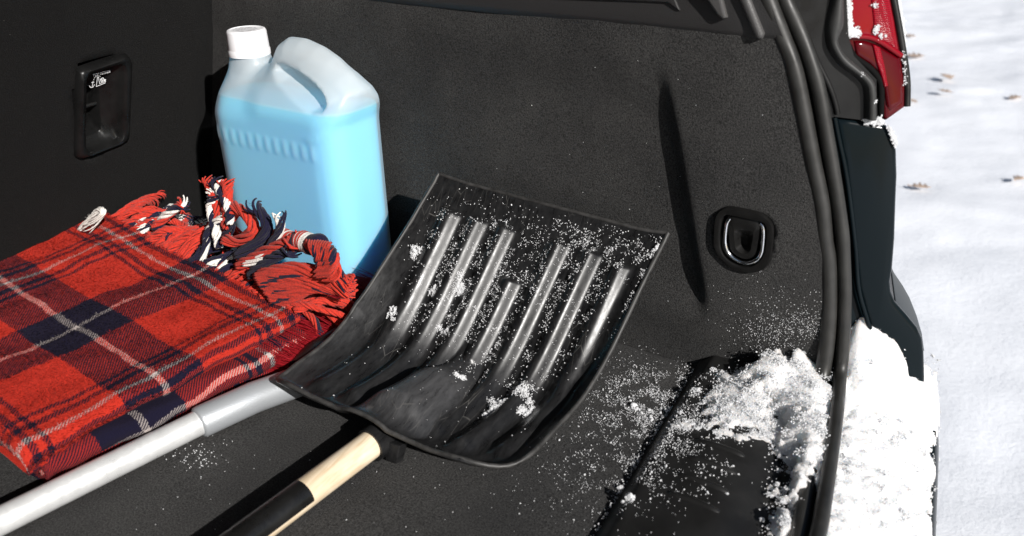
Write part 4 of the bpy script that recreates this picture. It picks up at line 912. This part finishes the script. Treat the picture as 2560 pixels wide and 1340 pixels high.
# snow stuck on the lamp and body edge
P = []; Sz = []
def stick(pf, L, n_, w, s0, s1_):
    for _ in range(n_):
        t = random.random() * (len(L) - 1); i = min(int(t), len(L) - 2); t -= i; a, b2 = L[i], L[i + 1]
        q = (a[0] + (b2[0] - a[0]) * t + random.gauss(0, w), a[1] + (b2[1] - a[1]) * t + random.gauss(0, w)); s = random.uniform(s0, s1_); p = pf([q])[0]; P.append(tuple(p)); Sz.append(s)
lf = lambda L: lpx(L, .005)
stick(lf, [(595, -150), (600, 0), (605, 200), (615, 320)], 900, 13, .0006, .0016); stick(lf, [(610, 300), (690, 305)], 260, 18, .0006, .0015); stick(lf, [(840, 55), (850, 60)], 30, 12, .0005, .001)
stick(lf, [(870, 250), (855, 310)], 60, 14, .0005, .0011); stick(lf, [(900, 330), (905, 365)], 24, 10, .0005, .0011); stick(lf, [(950, 328), (945, 330)], 8, 6, .0005, .0009)
stick(lambda L: lpx(L, -.012), [(1040, -100), (1070, 100), (1100, 300), (1112, 480)], 900, 9, .0009, .0022); stick(lambda L: lpx(L, .0), [(1110, 480), (1125, 650), (1125, 800)], 60, 10, .0004, .001)
jf = lambda L: jp(r1(L), .009)
stick(jf, [(725, 690), (730, 695)], 18, 8, .0005, .0009); stick(jf, [(850, 940), (852, 960)], 22, 7, .0005, .001)
bf = lambda L: bp(L, .002)
stick(bf, [(2160, 304), (2205, 306)], 160, 3.5, .0006, .0016); stick(bf, [(2195, 300), (2206, 308)], 90, 4, .0008, .002); stick(bf, [(2222, 318), (2232, 342), (2240, 365)], 170, 2.5, .0006, .0016)
o = crumbs('clinging_snow', P, Sz); tag(o, 'snow clinging to the red tail lamp and body edge', 'snow', kind='stuff')

# ------------------------------------------------------------------ dry leaves on the snow
ML = plain('dry_brown_leaf', (.46, .34, .26), .8, var=.35, vscale=60)
def leaf(px, py, size, rot, lobes, label):
    c = onz(px, py, GZ); c.z = GZ + .05 * noise.noise(Vector((c.x, c.y, 0)) * .7) + .022 * noise.noise(Vector((c.x, c.y, 0)) * 3.1) + .01 * noise.noise(Vector((c.x, c.y, 0)) * 8) + .012
    R_ = []; Lf = []; nseg = lobes * 2 + 2
    for i in range(nseg):
        t = i / (nseg - 1); wv = (.42 if i % 2 else .16) * math.sin(math.pi * min(1, .12 + t * .85)); R_.append((t - .5, wv)); Lf.append((t - .5, -wv * .9))
    mid = [(t[0], 0) for t in R_]; V = []
    for row, zz_ in ((R_, .22), (mid, 0), (Lf, .18)):
        for x, y in row:
            xx = (x * math.cos(rot) - y * math.sin(rot)) * size; yy_ = (x * math.sin(rot) + y * math.cos(rot)) * size; V.append((c.x + xx, c.y + yy_, c.z + zz_ * size * abs(y) * 2 + .25 * size * x * x))
    F = grid_faces(nseg, 3); o = empty('dry_leaf', c); tag(o, label, 'leaf', 'dry leaves on the snow')
    bl_ = pyd('leaf_blade', V, F, ML, o, True); s = bl_.modifiers.new('thickness', 'SOLIDIFY'); s.thickness = .0012
    st = Vector((-.5 * math.cos(rot), -.5 * math.sin(rot), .06)) * size; tube('leaf_stem', [c + st * .98, c + st * 1.25, c + st * 1.5 + Vector((0, 0, .004))], .0016, ML, o, 6)
LEAVES = [(2290, 142, .10, .4, 3, 'curled brown dry leaf on the snow just beside the tail lamp'), (2365, 205, .10, 1.9, 4, 'ragged upright reddish dry leaf on the snow, out from the tail lamp'), (2356, 246, .07, 2.6, 3, 'smaller dry leaf fragment touching the ragged reddish leaf on the snow'),
    (2300, 486, .065, .2, 3, 'tan dry leaf lying on the snow beside the bumper corner panel'), (2545, 458, .055, 1.1, 3, 'small tan dry leaf on open snow away from the car, level with the bumper corner'), (2538, 250, .07, .9, 3, 'pale dry leaf on open snow away from the car, level with the lamp bottom'),
    (2275, 96, .07, .1, 3, 'dark flattened dry leaf against the upper edge of the tail lamp'), (2278, 262, .06, 2.2, 3, 'thin dry leaf on the snow beside the lowest tip of the tail lamp')]
for a in LEAVES: leaf(*a)
